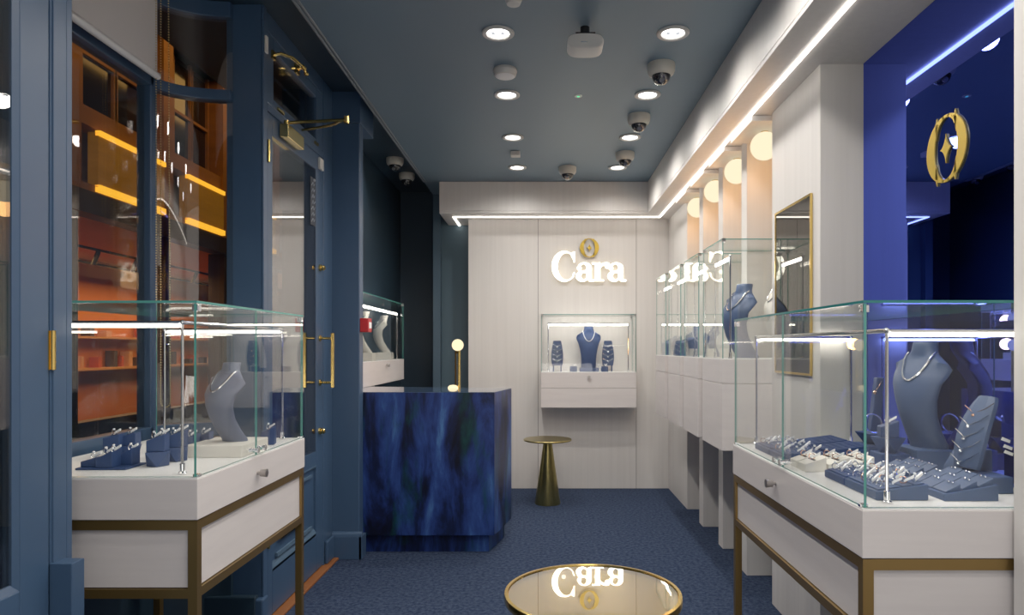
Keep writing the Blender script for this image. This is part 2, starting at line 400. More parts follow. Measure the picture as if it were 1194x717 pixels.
for zz in (.353, 2.18):
    MB().cyl((XD + .004, 3.227, zz), (XD + .004, 3.227, zz + .106), .007, 10).box(XD - .003, XD, 3.22, 3.24, zz, zz + .106).build('hinge', 'brass', door2)
cl = thing('door_closer', 'brass door closer box with its arm on top of the blue shop door', 'door closer', (XD, 3.48, 2.34))
MB().box(XD + .001, XD + .044, 3.368, 3.592, 2.342, 2.409).build('body', pbr('shiny_brass', (.74, .58, .24), .22, 1), cl, bevel=.003)
a = MB(); a.cyl((XD + .023, 3.40, 2.409), (XD + .023, 3.40, 2.433), .013, 12); a.tube([(XD + .023, 3.40, 2.423), (-.974, 3.385, 2.432)], .0085, 8); a.cyl((-.974, 3.385, 2.414), (-.974, 3.385, 2.449), .013, 12)
a.tube([(-.974, 3.385, 2.441), (-1.08, 3.54, 2.46), (-1.20, 3.634, 2.474), (XD + .005, 3.672, 2.474)], .007, 8); a.build('arm', 'brass', cl)
# alarm contacts
o = MB().box(XD + .011, XD + .020, 3.160, 3.186, 2.672, 2.75).build('alarm_contact', 'plastic', bevel=.002); tag(o, 'small white alarm contact on the door frame up by the fanlight', 'sensor')
o = MB().box(XD - .002, XD + .012, 3.95, 4.015, 2.34, 2.405).build('alarm_contact', 'plastic', bevel=.002); tag(o, 'small white alarm contact on the top latch corner of the blue door', 'sensor')
# decal on the door glass (dark backing with pale strokes)
o = MB().box(T1 - .0035, T1 - .0025, 3.832, 3.917, 1.996, 2.267).build('door_sticker', pbr('dark_sticker', (.012, .018, .035), .4))
tag(o, 'dark upright sticker with pale squiggles on the door glass', 'sticker')
dk = MB()
for k in range(7):
    z = 2.015 + k * .034
    dk.tube([(T1 - .0015, 3.851 + random.uniform(-.008, .008), z), (T1 - .0015, 3.871, z + .022), (T1 - .0015, 3.886, z + .004), (T1 - .0015, 3.904 + random.uniform(-.006, .006), z + .02)], .0022, 5)
dk.sphere((T1 - .0015, 3.886, 2.255), .010, 8, 6)
dk.build('lettering', pbr('pale_ink', (.30, .33, .38), .5), o)
# threshold
struct(MB().box(XD - .06, XD + .045, 3.19, 4.20, .001, .014).build('trim_3', 'threshold', bevel=.003))
# fin pier beside the desk with a header above, baseboard
struct(MB().box(-1.46, -1.133, 4.218, 4.305, .001, 2.692).build('wall_left_fin', 'navy', bevel=.006))
struct(MB().box(-1.46, -1.130, 4.22, 4.55, 2.694, ZL - .002).build('wall_left_header', 'navy', bevel=.003))
bb = MB().box(XD + .001, -1.115, 4.196, 4.217, .001, .14); bb.box(-1.132, -1.113, 4.196, 4.30, .001, .14)
bb.prism([(4.217, .14), (4.196, .14), (4.20, .155), (4.21, .168), (4.217, .17)], XD + .001, -1.113, 'x')
struct(bb.build('baseboard_fin', 'navy', bevel=.002))
struct(MB().box(XD + .002, XD + .02, 4.06, 4.194, .016, .15).build('baseboard_jamb', 'navy', bevel=.006))
# recess behind the fin
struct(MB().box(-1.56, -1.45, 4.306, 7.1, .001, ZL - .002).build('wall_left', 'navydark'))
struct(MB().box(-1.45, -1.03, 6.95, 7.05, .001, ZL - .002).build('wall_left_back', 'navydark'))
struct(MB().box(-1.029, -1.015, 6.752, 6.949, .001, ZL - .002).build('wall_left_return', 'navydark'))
# bay: closing sides so the street shows only through glass
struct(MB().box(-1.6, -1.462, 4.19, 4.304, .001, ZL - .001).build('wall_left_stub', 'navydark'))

# roller blind
rbl = thing('roller_blind', 'pale grey roller blind drawn over the top of the street window', 'blind', (-1.64, 2.5, 2.45))
MB().box(-1.644, -1.641, 1.84, 2.905, 2.46, ZL - .004).build('fabric', 'blind', rbl)
MB().cyl((-1.6425, 1.83, 2.459), (-1.6425, 2.912, 2.459), .015, 14).build('bottom_rail', 'rail', rbl)
for i, (px, zb) in enumerate(((193, 1.05), (182, 1.45))):
    Y = 2.89
    X = (px - VX) / FPX * Y
    c = MB()
    if i == 0:
        pts = [(X - .02, Y, ZL - .01), (X - .02, Y, zb + .025)] + [(X - .02 + .02 * (1 - math.cos(a)), Y, zb + .025 - .025 * math.sin(a)) for a in [PI * k / 8 for k in range(1, 8)]] + [(X + .02, Y, zb + .025), (X + .012, Y, ZL - .01)]
    else: pts = [(X, Y, ZL - .01), (X, Y, zb)]
    # beads along the path
    P_ = [Vector(p) for p in pts]; n_ = 0
    for q0, q1 in zip(P_, P_[1:]):
        L = (q1 - q0).length; k = max(1, int(L / .011))
        for j in range(k):
            ctr = q0.lerp(q1, j / k); c.sphere(ctr, .0029, 6, 4)
    o = c.build('bead_chain', pbr('chain_metal', (.62, .50, .22), .35, .8), smooth=True)
    tag(o, ('long brass bead loop of the blind hanging down behind the left display case' if i == 0 else 'short brass bead chain hanging just beside the blind edge'), 'bead chain')

# ================================================================== STREET
struct(MB().box(-14, -1.91, -3, 24, -.35, -.25).build('street', 'street'))
XFAC = -6.0
fb = thing('shop_building', 'amber lit shop building across the street seen through the bay window', 'building', (XFAC - 1, 12, -.25))
f = MB()
f.box(XFAC - 3.6, XFAC - 3.5, 3.5, 21, -.25, 9); f.box(XFAC - .3, XFAC, 3.5, 21, 3.38, 3.48); f.box(XFAC - .28, XFAC - .02, 3.5, 21, 4.25, 4.5)
f.box(XFAC - .30, XFAC - .08, 3.5, 21, 6.3, 9)
MB().box(XFAC - 3.5, XFAC - .3, 3.5, 21, 3.14, 3.2).build('shop_ceiling', 'orange', fb)
f.build('wall', 'facade', fb)
MB().box(XFAC - 3.5, XFAC - 3.45, 3.5, 21, -.25, 3.14).build('shop_back_wall', 'orange', fb)
MB().box(XFAC - .25, XFAC + .03, 3.5, 21, 3.08, 3.375).build('fascia', 'rawdark', fb)
bays = [(5.2, 6.5), (7.0, 8.55), (9.15, 10.75), (11.45, 12.75), (13.5, 15.2), (16, 17.6)]
for y0, y1 in bays:
    p = MB().box(XFAC - .1, XFAC + .04, y0, y1, 3.46, 4.2).build('lit_panel', 'goldpanel', fb)
    MB().box(XFAC + .0, XFAC + .07, y0, y1, 4.15, 4.22).build('lit_edge', 'goldtrim', p); MB().box(XFAC, XFAC + .07, y0, y1, 3.40, 3.49).build('lit_edge', 'goldtrim', p)
    for yy in (y0 + .08, (y0 + y1) / 2 + .04):
        wd = MB(); ww = (y1 - y0) / 2 - .12
        wd.box(XFAC - .30, XFAC - .27, yy, yy + ww, 4.55, 6.2); q = wd.build('window', 'darkwin', fb)
        MB().box(XFAC - .28, XFAC - .22, yy, yy + ww, 5.30, 5.35).box(XFAC - .28, XFAC - .22, yy - .06, yy, 4.5, 6.3).box(XFAC - .28, XFAC - .22, yy + ww, yy + ww + .06, 4.5, 6.3).build('sash', 'facade', q)
    MB().box(XFAC - .3, XFAC + .02, y1 + .02, y1 + .30, 3.38, 6.5).build('pilaster', 'facade', fb)
    MB().box(XFAC - .3, XFAC + .0, y1 + .10, y1 + .26, -.25, 3.07).build('shop_pier', 'rawdark', fb)
MB().box(XFAC - .3, XFAC + .25, 3.5, 21, 6.5, 6.9).box(XFAC - .3, XFAC + .15, 3.5, 21, 6.3, 6.5).build('cornice', 'facade', fb)
MB().box(XFAC - .26, XFAC - .06, 3.5, 21, -.25, .32).build('stall_riser', 'rawdark', fb)
tk = MB()
for X in (XFAC - .9, XFAC - 2.1): tk.box(X - .02, X + .02, 4, 20, 2.80, 2.84)
for k in range(16): tk.cyl((XFAC - .9, 4.6 + k, 2.80), (XFAC - .98, 4.6 + k, 2.60), .035, 8)
tk.build('track_light', 'black', fb)
MB().box(XFAC - 3.45, XFAC - 3.1, 3.8, 20, .85, .90).box(XFAC - 3.45, XFAC - 3.1, 3.8, 20, 1.5, 1.54).build('shop_shelf', pbr('warm_shelf', (.55, .30, .12), .6), fb)
gd = MB()
for k in range(60):
    y = 4 + k * .26; z = random.choice((.9, 1.54)); hgt = random.uniform(.12, .35)
    gd.box(XFAC - 3.4, XFAC - 3.2, y, y + random.uniform(.06, .18), z, z + hgt, k % 3)
o = gd.build('goods', [pbr('goods_red', (.45, .10, .05), .6), pbr('goods_tan', (.55, .33, .18), .6), pbr('goods_dark', (.06, .05, .05), .6)], fb); o['kind'] = 'stuff'

# ================================================================== CEILING FITTINGS
dl0 = thing('downlight', 'x', 'downlight')
MB().lathe([(.052, .002), (.056, -.004), (.070, -.006), (.076, -.002), (.076, .004), (.052, .006)], seg=36).build('trim_ring', pbr('ring_paint', (.55, .54, .52), .35), dl0)
MB().lathe([(.053, .003), (.05, .0015), (.02, .0005), (0, .0005)], seg=28).build('lamp', 'down', dl0)
lp = MB()
for k in (-1, 1): lp.lathe([(.012, -.001), (.013, .001), (.004, .0015)], (k * .022, 0, 0), 12)
lp.build('reflector', emis('reflector_glow', (.9, .93, 1), .62), dl0)  # soft emission stands in for reflected lamp light
rows = {'left': -.21, 'right': .61}; YS = (3.2, 3.98, 4.78, 5.58)
words = ('nearest the camera', 'second from the front', 'third from the front', 'farthest back by the bulkhead')
for side, X in rows.items():
    for Y, wd in zip(YS, words):
        clone(dl0, USED, (X, Y, ZC - .005), 0, f'round recessed ceiling downlight in the {side} row, {wd}', 'recessed ceiling downlights')
def spot(x, y, z, w, size=166, col=(1, .945, .88), blend=.95, rad=.05, rot=(0, 0, 0)):
    l = bpy.data.lights.new('spot', 'SPOT'); l.energy = w; l.spot_size = math.radians(size); l.spot_blend = blend; l.shadow_soft_size = rad; l.color = col
    o = bpy.data.objects.new('spot_lamp', l); C.objects.link(o); o.location = (x, y, z); o.rotation_euler = rot
for X in rows.values():
    for Y in YS + (2.4, 1.6, .8, 0): spot(X, Y, ZC - .03, 27)
spot(-1.22, 5.3, ZL - .03, 16, 140)  # added lamp without a fitting, brightens the recess and desk
# dome cameras
dc = thing('dome_camera', 'x', 'camera')
MB().lathe([(0, .0), (.071, .0), (.072, -.012), (.071, -.035), (.064, -.052), (.054, -.06), (0, -.06)], seg=32).build('housing', pbr('cream_plastic', (.55, .53, .47), .4), dc)
MB().sphere((0, 0, -.058), .049, 24, 10, t0=0, t1=PI * .55).build('dome', 'dome', dc)
MB().cyl((0, -.03, -.088), (-.004, -.042, -.098), .013, 12).build('lens', 'steel', dc)
for (x, y, z), lab in (((.617, 3.56, ZC), 'largest dome camera on the ceiling, right of the white access point'), ((.61, 4.34, ZC), 'dome camera on the ceiling right side, middle one of three in a line'),
                       ((.622, 5.17, ZC), 'dome camera on the ceiling right side, farthest of three in a line'), ((.2015, 5.58, ZC), 'dome camera alone at the ceiling middle just before the bulkhead'),
                       ((-1.24, 5.72, ZL), 'dome camera on the dark side soffit, nearer of the two'), ((-1.24, 6.22, ZL), 'dome camera on the dark side soffit, farther of the two')):
    clone(dc, USED, (x, y, z - .0005), 0, lab, 'ceiling dome cameras')
ap = thing('access_point', 'white rounded wireless box hung on a black bracket from the ceiling', 'wireless box', (.194, 3.15, 2.66))
st_ = []
for k in range(32):
    a = 2 * PI * k / 32; c_, s__ = math.cos(a), math.sin(a)
    st_.append((.194 + .082 * abs(c_) ** .62 * (1 if c_ > 0 else -1), 2.692 + .034 * abs(s__) ** .72 * (1 if s__ > 0 else -1)))
sh = []
for y, q in ((3.085, .90), (3.089, .97), (3.096, 1), (3.185, 1), (3.197, .96), (3.20, .88)): sh.append([Vector((.194 + (x - .194) * q, y, 2.692 + (z - 2.692) * q)) for x, z in st_])
MB().loft(sh).build('body', 'plastic', ap)
MB().box(.15, .24, 3.12, 3.17, 2.727, 2.745).cyl((.194, 3.15, 2.74), (.194, 3.15, ZC - .0005), .022, 12).build('bracket', 'black', ap)
MB().box(.172, .202, 3.0835, 3.0848, 2.682, 2.687).build('light_slot', 'silver', ap)
o = MB().lathe([(0, ZC - .0005), (.060, ZC - .0005), (.064, ZC - .014), (.056, ZC - .036), (.04, ZC - .042), (0, ZC - .042)], (-.20, 3.62, 0), 28).build('smoke_detector', 'plastic'); tag(o, 'round white smoke detector on the ceiling between the two nearest left downlights', 'smoke detector')
MB().lathe([(.038, ZC - .0425), (.05, ZC - .040), (.05, ZC - .0405), (.038, ZC - .0435)], (-.20, 3.62, 0), 24).build('vent', 'rail', o)
o = MB().box(-.241, -.171, 5.11, 5.18, ZC - .035, ZC - .0005).build('motion_sensor', 'plastic', bevel=.005); tag(o, 'small square white sensor on the ceiling between the two farthest left downlights', 'sensor')
o = MB().lathe([(0, ZC - .0005), (.037, ZC - .0005), (.038, ZC - .03), (.028, ZC - .055), (0, ZC - .062)], (-.122, 2.83, 0), 24).build('ceiling_sensor', 'plastic'); tag(o, 'white ceiling sensor cut off by the top edge of the photo', 'sensor')
o = MB().lathe([(0, ZC - .0005), (.024, ZC - .0005), (.022, ZC - .005), (.012, ZC - .006), (0, ZC - .004)], (.2075, 4.0, 0), 20).build('indicator_light', 'plastic'); tag(o, 'tiny round indicator with a green light on the ceiling middle', 'indicator')
MB().lathe([(0, ZC - .0055), (.008, ZC - .0065), (0, ZC - .008)], (.2075, 4.0, 0), 12).build('light', 'green', o)
# globes in the alcoves
gl = thing('globe_lamp', 'x', 'lamp')
MB().sphere((0, 0, 0), .0755, 32, 20).build('globe', 'globe', gl)
MB().cyl((0, 0, .070), (0, 0, .0765), .022, 16).build('mount', 'brass', gl)
gw = ('nearest, partly behind the pale pier', 'second from the pale pier', 'third from the pale pier', 'farthest, by the back corner')
for (y0, y1), wd in zip(AL, gw):
    clone(gl, USED, (1.197, (y0 + y1) / 2, ZS - .028 - .077), 0, f'warm glowing globe lamp high in its wall alcove, {wd}', 'alcove globe lamps')
    l = bpy.data.lights.new('globe', 'POINT'); l.energy = 1.5; l.color = (1, .48, .16); l.shadow_soft_size = .07
    q = bpy.data.objects.new('globe_glow', l); C.objects.link(q); q.location = (1.197, (y0 + y1) / 2 , ZS - .21)

# ================================================================== SIGN AND EMBLEMS
def flat(mb, polys, org, U, V, N, scale, depth, mi=0, side=0):
    """prisms of 2-D polygons laid on a plane (quads/convex strips given as outlines with triangulation left to bmesh)"""
    org = Vector(org); U = Vector(U); V = Vector(V); N = Vector(N)
    for poly in polys:
        n = len(poly)
        a = [org + U * (x * scale) + V * (y * scale) for x, y in poly]; b_ = [p + N * depth for p in a]
        mb.add(a + b_, [tuple(range(n))], mi); mb.add(a + b_, [tuple(range(n, 2 * n))[::-1]] + [(i, n + i, n + (i + 1) % n, (i + 1) % n) for i in range(n)], side)
def strip(outer, inner):
    """quads between two equally long outlines"""
    return [[outer[i], outer[i + 1], inner[i + 1], inner[i]] for i in range(len(outer) - 1)]
def arc(cx, cy, rx, ry, a0, a1, n=24):
    return [(cx + rx * math.cos(math.radians(a0 + (a1 - a0) * i / n)), cy + ry * math.sin(math.radians(a0 + (a1 - a0) * i / n))) for i in range(n + 1)]
def L_C():
    P = strip(arc(.42, .5, .42, .515, 48, 322, 40), arc(.50, .5, .30, .455, 52, 322, 40))
    P += [[(.72, .99), (.775, .99), (.775, .64), (.735, .64)], [(.63, .93), (.74, .99), (.74, .70), (.66, .84)], [(.72, .18), (.78, .28), (.755, .30), (.70, .22)]]
    return P
def L_a():
    P = [[(.36, .10), (.53, .06), (.53, .46), (.36, .46)]]
    P += strip(arc(.29, .44, .24, .19, 0, 150, 16), arc(.26, .45, .10, .13, 0, 150, 16))
    P += [arc(.115, .44, .075, .075, 0, 360, 16)[:-1]]
    P += strip(arc(.22, .17, .215, .185, 55, 330, 24), arc(.27, .17, .09, .115, 60, 330, 24))
    P += [[(.25, .27), (.37, .33), (.37, .40), (.30, .355)]]
    P += [[(.36, .10), (.44, .0), (.53, -.012), (.53, .10)], [(.50, -.012), (.58, -.012), (.63, .01), (.63, .05), (.50, .06)]]
    return P
def L_r():
    P = [[(.10, .03), (.27, .03), (.27, .62), (.10, .62)], [(.0, 0), (.39, 0), (.39, .05), (.0, .05)], [(.0, .57), (.27, .57), (.27, .625), (.0, .625)]]
    P += strip(arc(.46, .40, .24, .23, 170, 60, 14), arc(.46, .38, .20, .16, 170, 60, 14))
    P += [arc(.51, .51, .085, .085, 0, 360, 16)[:-1]]
    return P
YB = 6.33
sg = thing('shop_sign', 'glowing white letters reading Cara on the pale back wall', 'sign', (.30, YB - .02, 1.9))
SC = .274; zb = EYE + (VY - 328.3) / FPX * YB
for fn, px in ((L_C, 643.3), (L_a, 671.2), (L_r, 690.2), (L_a, 708.0)):
    x0 = (px - VX) / FPX * YB
    mb = MB(); flat(mb, fn(), (x0, YB - .034, zb), (1, 0, 0), (0, 0, 1), (0, 1, 0), SC, .022, 0, 1)
    o = mb.build('letter', ['letter', 'letterside'], sg, smooth=False)
for k in range(4):
    l = bpy.data.lights.new('halo', 'POINT'); l.energy = .03; l.color = (1, .90, .70); l.shadow_soft_size = .02
    q = bpy.data.objects.new('sign_halo', l); C.objects.link(q); q.location = ((657 + k * 19 - VX) / FPX * YB, YB - .05, zb + .085)
def emblem(mb, org, U, V, N, R, d):
    P = []
    P += strip(arc(0, 0, 1, 1, 97, 263, 26), arc(0, 0, .58, .92, 97, 263, 26))
    P += strip(arc(0, 0, 1, 1, -83, 83, 26), arc(0, 0, .58, .92, -83, 83, 26))
    P += strip(arc(0, 0, 1, 1, 80, 100, 8), arc(0, 0, .90, .92, 80, 100, 8)); P += strip(arc(0, 0, 1, 1, 260, 280, 8), arc(0, 0, .90, .92, 260, 280, 8))
    for sx in (-1, 1):
        for sy in (-1, 1):
            P.append([(sx * .40, sy * .85), (sx * .52, sy * .80), (sx * .50, sy * .36)]); P.append([(sx * .42, sy * .90), (sx * .46, sy * 1.03), (sx * .52, sy * .84)])
    flat(mb, P, org, U, V, N, R, d)
    st_ = []
    for k in range(4):
        a = PI / 2 * k; r = .44 if k % 2 else .29; r2 = .29 if k % 2 else .44; a2 = a + PI / 2
        for t_ in (0, .2, .4, .6, .8):
            p0, p1 = (r * math.cos(a), r * math.sin(a)), (r2 * math.cos(a2), r2 * math.sin(a2))
            st_.append((p0[0] * (1 - t_) ** 1.6 + p1[0] * t_ ** 1.6, p0[1] * (1 - t_) ** 1.6 + p1[1] * t_ ** 1.6))
    sb = MB(); n = len(st_)
    flat(sb, [[(0, 0), st_[i], st_[(i + 1) % n]] for i in range(n)], org, U, V, N, R, d)
    return sb
mb = MB(); sb = emblem(mb, ((687 - VX) / FPX * YB, YB - .030, EYE + (VY - 289.4) / FPX * YB), (1, 0, 0), (0, 0, 1), (0, 1, 0), .088, .018)
o = mb.build('emblem', 'gold', smooth=False); tag(o, 'round gold emblem with a four pointed star above the lit sign', 'emblem'); sb.build('star', 'gold', o, smooth=False)
mb = MB(); sb = emblem(mb, (1.340, 2.272, 1.965), (0, -1, 0), (0, 0, 1), (1, 0, 0), .112, .005)
o = mb.build('emblem', 'gold', smooth=False); tag(o, 'large gold ring and star emblem on the blue mirror', 'emblem'); sb.build('star', 'gold', o, smooth=False)

# blue mirror panel and framed dark mirror
o = MB().box(1.346, 1.352, 1.690, 2.866, .902, ZS - .001).build('mirror_panel', 'blue_mirror'); tag(o, 'tall blue tinted mirror panel behind the near right display case', 'mirror')
struct(MB().box(1.353, XB, 1.690, 2.866, .001, ZS - .001).build('wall_right_niche', 'panel'))
fm = thing('framed_mirror', 'narrow dark mirror in a thin brass frame on the pale pier', 'mirror', (XF, 3.17, 1.18))
f = MB()
f.box(XF - .011, XF - .001, 2.945, 2.955, 1.18, 1.97); f.box(XF - .011, XF - .001, 3.39, 3.40, 1.18, 1.97); f.box(XF - .011, XF - .001, 2.955, 3.39, 1.18, 1.19); f.box(XF - .011, XF - .001, 2.955, 3.39, 1.96, 1.97)
f.build('frame', 'brass', fm)
MB().box(XF - .008, XF - .002, 2.955, 3.39, 1.19, 1.96).build('mirror_glass', 'dark_mirror', fm)

# ================================================================== DISPLAY CASES
def rod(mb, x, y, z0, z1, r=.0045):
    mb.cyl((x, y, z0), (x, y, z1), r, 10); mb.lathe([(.012, 0), (.012, .004), (.008, .008), (.008, .03), (.0045, .032)], (x, y, z0), 12); mb.sphere((x, y, z1), .0085, 10, 8)
def floor_case(sgn, xf, xb, y0, y1, zt, gh, label, ymid, bars, knobY):
    """standing glass case: xf = customer face, xb = wall side"""
    t = thing('display_case', label, 'display case', ((xf + xb) / 2, (y0 + y1) / 2, 0), 'standing display cases')
    s = -sgn                                     # direction from the face towards the wall is -s... face looks to s
    lo, hi = min(xf, xb), max(xf, xb)
    bo = MB().box(lo, hi, y0, y1, zt - .124, zt - .004); bo.build('cabinet_body', 'wood', t, bevel=.002)
    MB().box(lo + .001, hi - .001, y0 + .001, y1 - .001, zt - .004, zt).build('display_deck', 'top', t)
    k = MB(); fx = xf; d_ = 1 if xb < xf else -1
    k.cyl((fx, knobY, zt - .062), (fx + d_ * .014, knobY, zt - .062), .006, 12); k.cyl((fx + d_ * .012, knobY, zt - .062), (fx + d_ * .034, knobY, zt - .062), .0125, 18, .0145); k.build('drawer_knob', 'steel', t)
    # frame
    b_ = .026; z2, z1_, za, zb_ = zt - .126, zt - .154, .565, .592
    fr = MB()
    ix0, ix1 = lo + .003, hi - .003; iy0, iy1 = y0 + .003, y1 - .003
    for za_, zb2 in ((z1_, z2), (za, zb_)):
        fr.box(ix0, ix1, iy0, iy0 + b_, za_, zb2); fr.box(ix0, ix1, iy1 - b_, iy1, za_, zb2); fr.box(ix0, ix0 + b_, iy0, iy1, za_, zb2); fr.box(ix1 - b_, ix1, iy0, iy1, za_, zb2)
    fr.build('frame', 'bronze', t)
    for cx in (ix0, ix1 - b_):
        for cy in (iy0, iy1 - b_): MB().box(cx - .0005, cx + b_ + .0005, cy - .0005, cy + b_ + .0005, 0.001, z2 - .0005).build('leg', 'bronze', t)
    pn = MB(); q = .009
    pn.box(ix0 + b_, ix1 - b_, iy0 + q, iy0 + b_ - .003, zb_ + .003, z1_ - .003); pn.box(ix0 + b_, ix1 - b_, iy1 - b_ + .003, iy1 - q, zb_ + .003, z1_ - .003)
    pn.box(ix0 + q, ix0 + b_ - .003, iy0 + b_, iy1 - b_, zb_ + .003, z1_ - .003); pn.box(ix1 - b_ + .003, ix1 - q, iy0 + b_, iy1 - b_, zb_ + .003, z1_ - .003)
    pn.build('side_panel', 'wood', t)
    # glass
    g_ = .006; zz0, zz1 = zt + .002, zt + gh; mats = ['glass', 'edge']
    e = .010; flo, fhi = lo + (e if d_ < 0 else .0), hi - (e if d_ > 0 else .0)
    xg0, xg1 = (xf, xf - d_ * g_)
    xg0 -= d_ * .006; xg1 -= d_ * .006
    MB().pane(min(xg0, xg1), max(xg0, xg1), y0 + .006, ymid - .001, zz0, zz1).build('glass_front', mats, t, smooth=False)
    MB().pane(min(xg0, xg1), max(xg0, xg1), ymid + .001, y1 - .006, zz0, zz1).build('glass_front', mats, t, smooth=False)
    wlo, whi = (xb + .004, min(xg0, xg1) - .001) if d_ > 0 else (max(xg0, xg1) + .001, xb - .004)
    MB().pane(wlo, whi, y0 + .006, y0 + .012, zz0, zz1).build('glass_side', mats, t, smooth=False)
    MB().pane(wlo, whi, y1 - .012, y1 - .006, zz0, zz1).build('glass_side', mats, t, smooth=False)
    MB().pane(min(xb + d_ * .004, xf - d_ * .004), max(xb + d_ * .004, xf - d_ * .004), y0 + .004, y1 - .004, zz1 + .001, zz1 + .008).build('glass_top', ['glass', 'edgedark' if d_ < 0 else 'edge'], t, smooth=False)
    # clips
    for cy in (y0 + .02, y1 - .02):
        for cz in (zz1 - .022,):
            MB().box(xf - d_ * .003, xf - d_ * .022, cy - .010, cy + .010, cz, cz + .020).build('glass_clip', 'chrome', t, bevel=.002)
        MB().box(xf - d_ * .001, xf - d_ * .02, cy - .008, cy + .008, zt + .001, zt + .009).build('glass_clip', 'chrome', t, bevel=.001)
    for cy in (ymid - .03, ymid + .03):
        lk = MB(); lk.cyl((xf + d_ * .010, cy, zt + .022), (xf - d_ * .02, cy, zt + .022), .008, 12); lk.cyl((xf + d_ * .010, cy, zt + .022), (xf + d_ * .014, cy, zt + .022), .0105, 12)
        lk.build('glass_lock', 'chrome', t)
    # light rig: posts, rails, LED bars
    xr, yr0, yr1, zr = bars; xw = xb + d_ * .06
    for (px_, py_) in ((xr, yr0), (xr, yr1), (xw, yr1), (xw, yr0)):
        pz = MB(); rod(pz, px_, py_, zt + .001, zr); pz.build('light_post', 'chrome', t)
    ra = MB(); ra.cyl((xr, yr0, zr), (xr, yr1, zr), .006, 10); ra.cyl((xr, yr0, zr), (xw, yr0, zr), .0055, 10); ra.cyl((xr, yr1, zr), (xw, yr1, zr), .0055, 10); ra.build('light_rail', 'chrome', t)
    lb = MB(); lb.box(min(xr, xw) + .012, max(xr, xw) - .012, yr0 - .006, yr0 + .006, zr - .015, zr - .0075); lb.build('light_bar', 'ledbar', t)
    lb = MB(); lb.box(min(xr, xw) + .012, max(xr, xw) - .012, yr1 - .006, yr1 + .006, zr - .015, zr - .0075); lb.build('light_bar', 'ledbar', t)
    return t
ZR, ZLT = .90, .92
floor_case(1, .796, 1.340, 1.700, 2.860, ZR, .512, 'large standing glass display case on bronze legs by the blue mirror', 2.29, (.888, 1.762, 2.838, 1.345), 2.335)
floor_case(-1, -1.012, -1.64, 2.000, 2.900, ZLT, .512, 'standing glass display case on bronze legs by the street window', 2.43, (-1.088, 2.06, 2.85, 1.378), 2.42)

def wall_case(name_label, x0, x1, y0, y1, z0, z1, zg, face, group=None, seams=(), knob=None, rail=True):
    """wall-hung glass case; face 'x-' looks to -X, 'y-' to the camera, 'x+' to +X"""
    t = thing('wall_display_case', name_label, 'display case', ((x0 + x1) / 2, (y0 + y1) / 2, z0), group)
    zs = [z0] + list(seams) + [z1 - .004]
    for a, b_ in zip(zs, zs[1:]):
        MB().box(x0, x1, y0, y1, a + .001, b_ - .001).build('drawer_box', 'wood', t, bevel=.0015)
    MB().box(x0 + .001, x1 - .001, y0 + .001, y1 - .001, z1 - .004, z1).build('display_deck', 'top', t)
    g_ = .004; m_ = ['glass', 'edge']; e = .004
    if face == 'y-':
        MB().pane(x0 + e, x1 - e, y0 + e, y0 + e + g_, z1 + .001, zg).build('glass_front', m_, t, smooth=False)
        for xx in (x0 + e, x1 - e - g_): MB().pane(xx, xx + g_, y0 + e + g_ + .001, y1 - e, z1 + .001, zg).build('glass_side', m_, t, smooth=False)
    else:
        xx = x0 + e if face == 'x-' else x1 - e - g_
        MB().pane(xx, xx + g_, y0 + e, y1 - e, z1 + .001, zg).build('glass_front', m_, t, smooth=False)
        xa, xb_ = (x0 + e + g_ + .001, x1 - e) if face == 'x-' else (x0 + e, x1 - e - g_ - .001)
        for yy in (y0 + e, y1 - e - g_): MB().pane(xa, xb_, yy, yy + g_, z1 + .001, zg).build('glass_side', m_, t, smooth=False)
    MB().pane(x0 + .002, x1 - .002, y0 + .002, y1 - .002, zg + .001, zg + .006).build('glass_top', m_, t, smooth=False)
    for cx in (x0 + .012, x1 - .012):
        for cy in (y0 + .012, y1 - .012): cl = MB(); cl.box(cx - .010, cx + .010, cy - .010, cy + .010, zg - .010, zg + .009); cl.build('glass_clip', 'steel', t, bevel=.002)
    # posts and light bar
    pz = MB(); lb = MB(); zr = zg - .075
    if face == 'y-':
        ya = y0 + .045
        for cx in (x0 + .065, x1 - .065): ps = MB(); rod(ps, cx, ya, z1 + .001, zr, .006); ps.build('light_post', 'chrome', t)
        pz.cyl((x0 + .065, ya, zr), (x1 - .065, ya, zr), .006, 10); lb.box(x0 + .075, x1 - .075, ya - .004, ya + .008, zr - .02, zr - .007)
    else:
        xa = x0 + .06 if face == 'x-' else x1 - .05
        for cy in (y0 + .06, y1 - .06): ps = MB(); rod(ps, xa, cy, z1 + .001, zr); ps.build('light_post', 'chrome', t)
        pz.cyl((xa, y0 + .06, zr), (xa, y1 - .06, zr), .005, 10); lb.box(xa - .006, xa + .006, y0 + .07, y1 - .07, zr - .019, zr - .006)
    pz.build('light_rail', 'chrome', t); lb.build('light_bar', 'ledbar', t)
    if knob:
        k = MB(); kx, ky, kz = knob; n = {'y-': Vector((0, -1, 0)), 'x-': Vector((-1, 0, 0)), 'x+': Vector((1, 0, 0))}[face]; p = Vector(knob)
        k.cyl(p, p + n * .012, .006, 12); k.cyl(p + n * .012, p + n * .03, .013, 16); k.build('drawer_knob', 'steel', t)
    return t
# back wall
YF = 6.075
wall_case('small glass case on a pale two drawer box hung below the lit sign', -.018, .832, YF, 6.328, .77, 1.088, 1.598, 'y-', None, (.945,), (.410, YF, 1.045))
# right wall
cw = ('nearest of four on right wall', 'second of four on right wall', 'third of four on right wall', 'farthest of four on right wall')
for (y0, y1), wd in zip(AL, cw):
    wall_case(f'glass case on pale box between wall fins, {wd}', .91, XB - .002, y0 + .002, y1 - .002, .777, 1.247, 1.852, 'x-', 'right wall display cases', (1.12,))
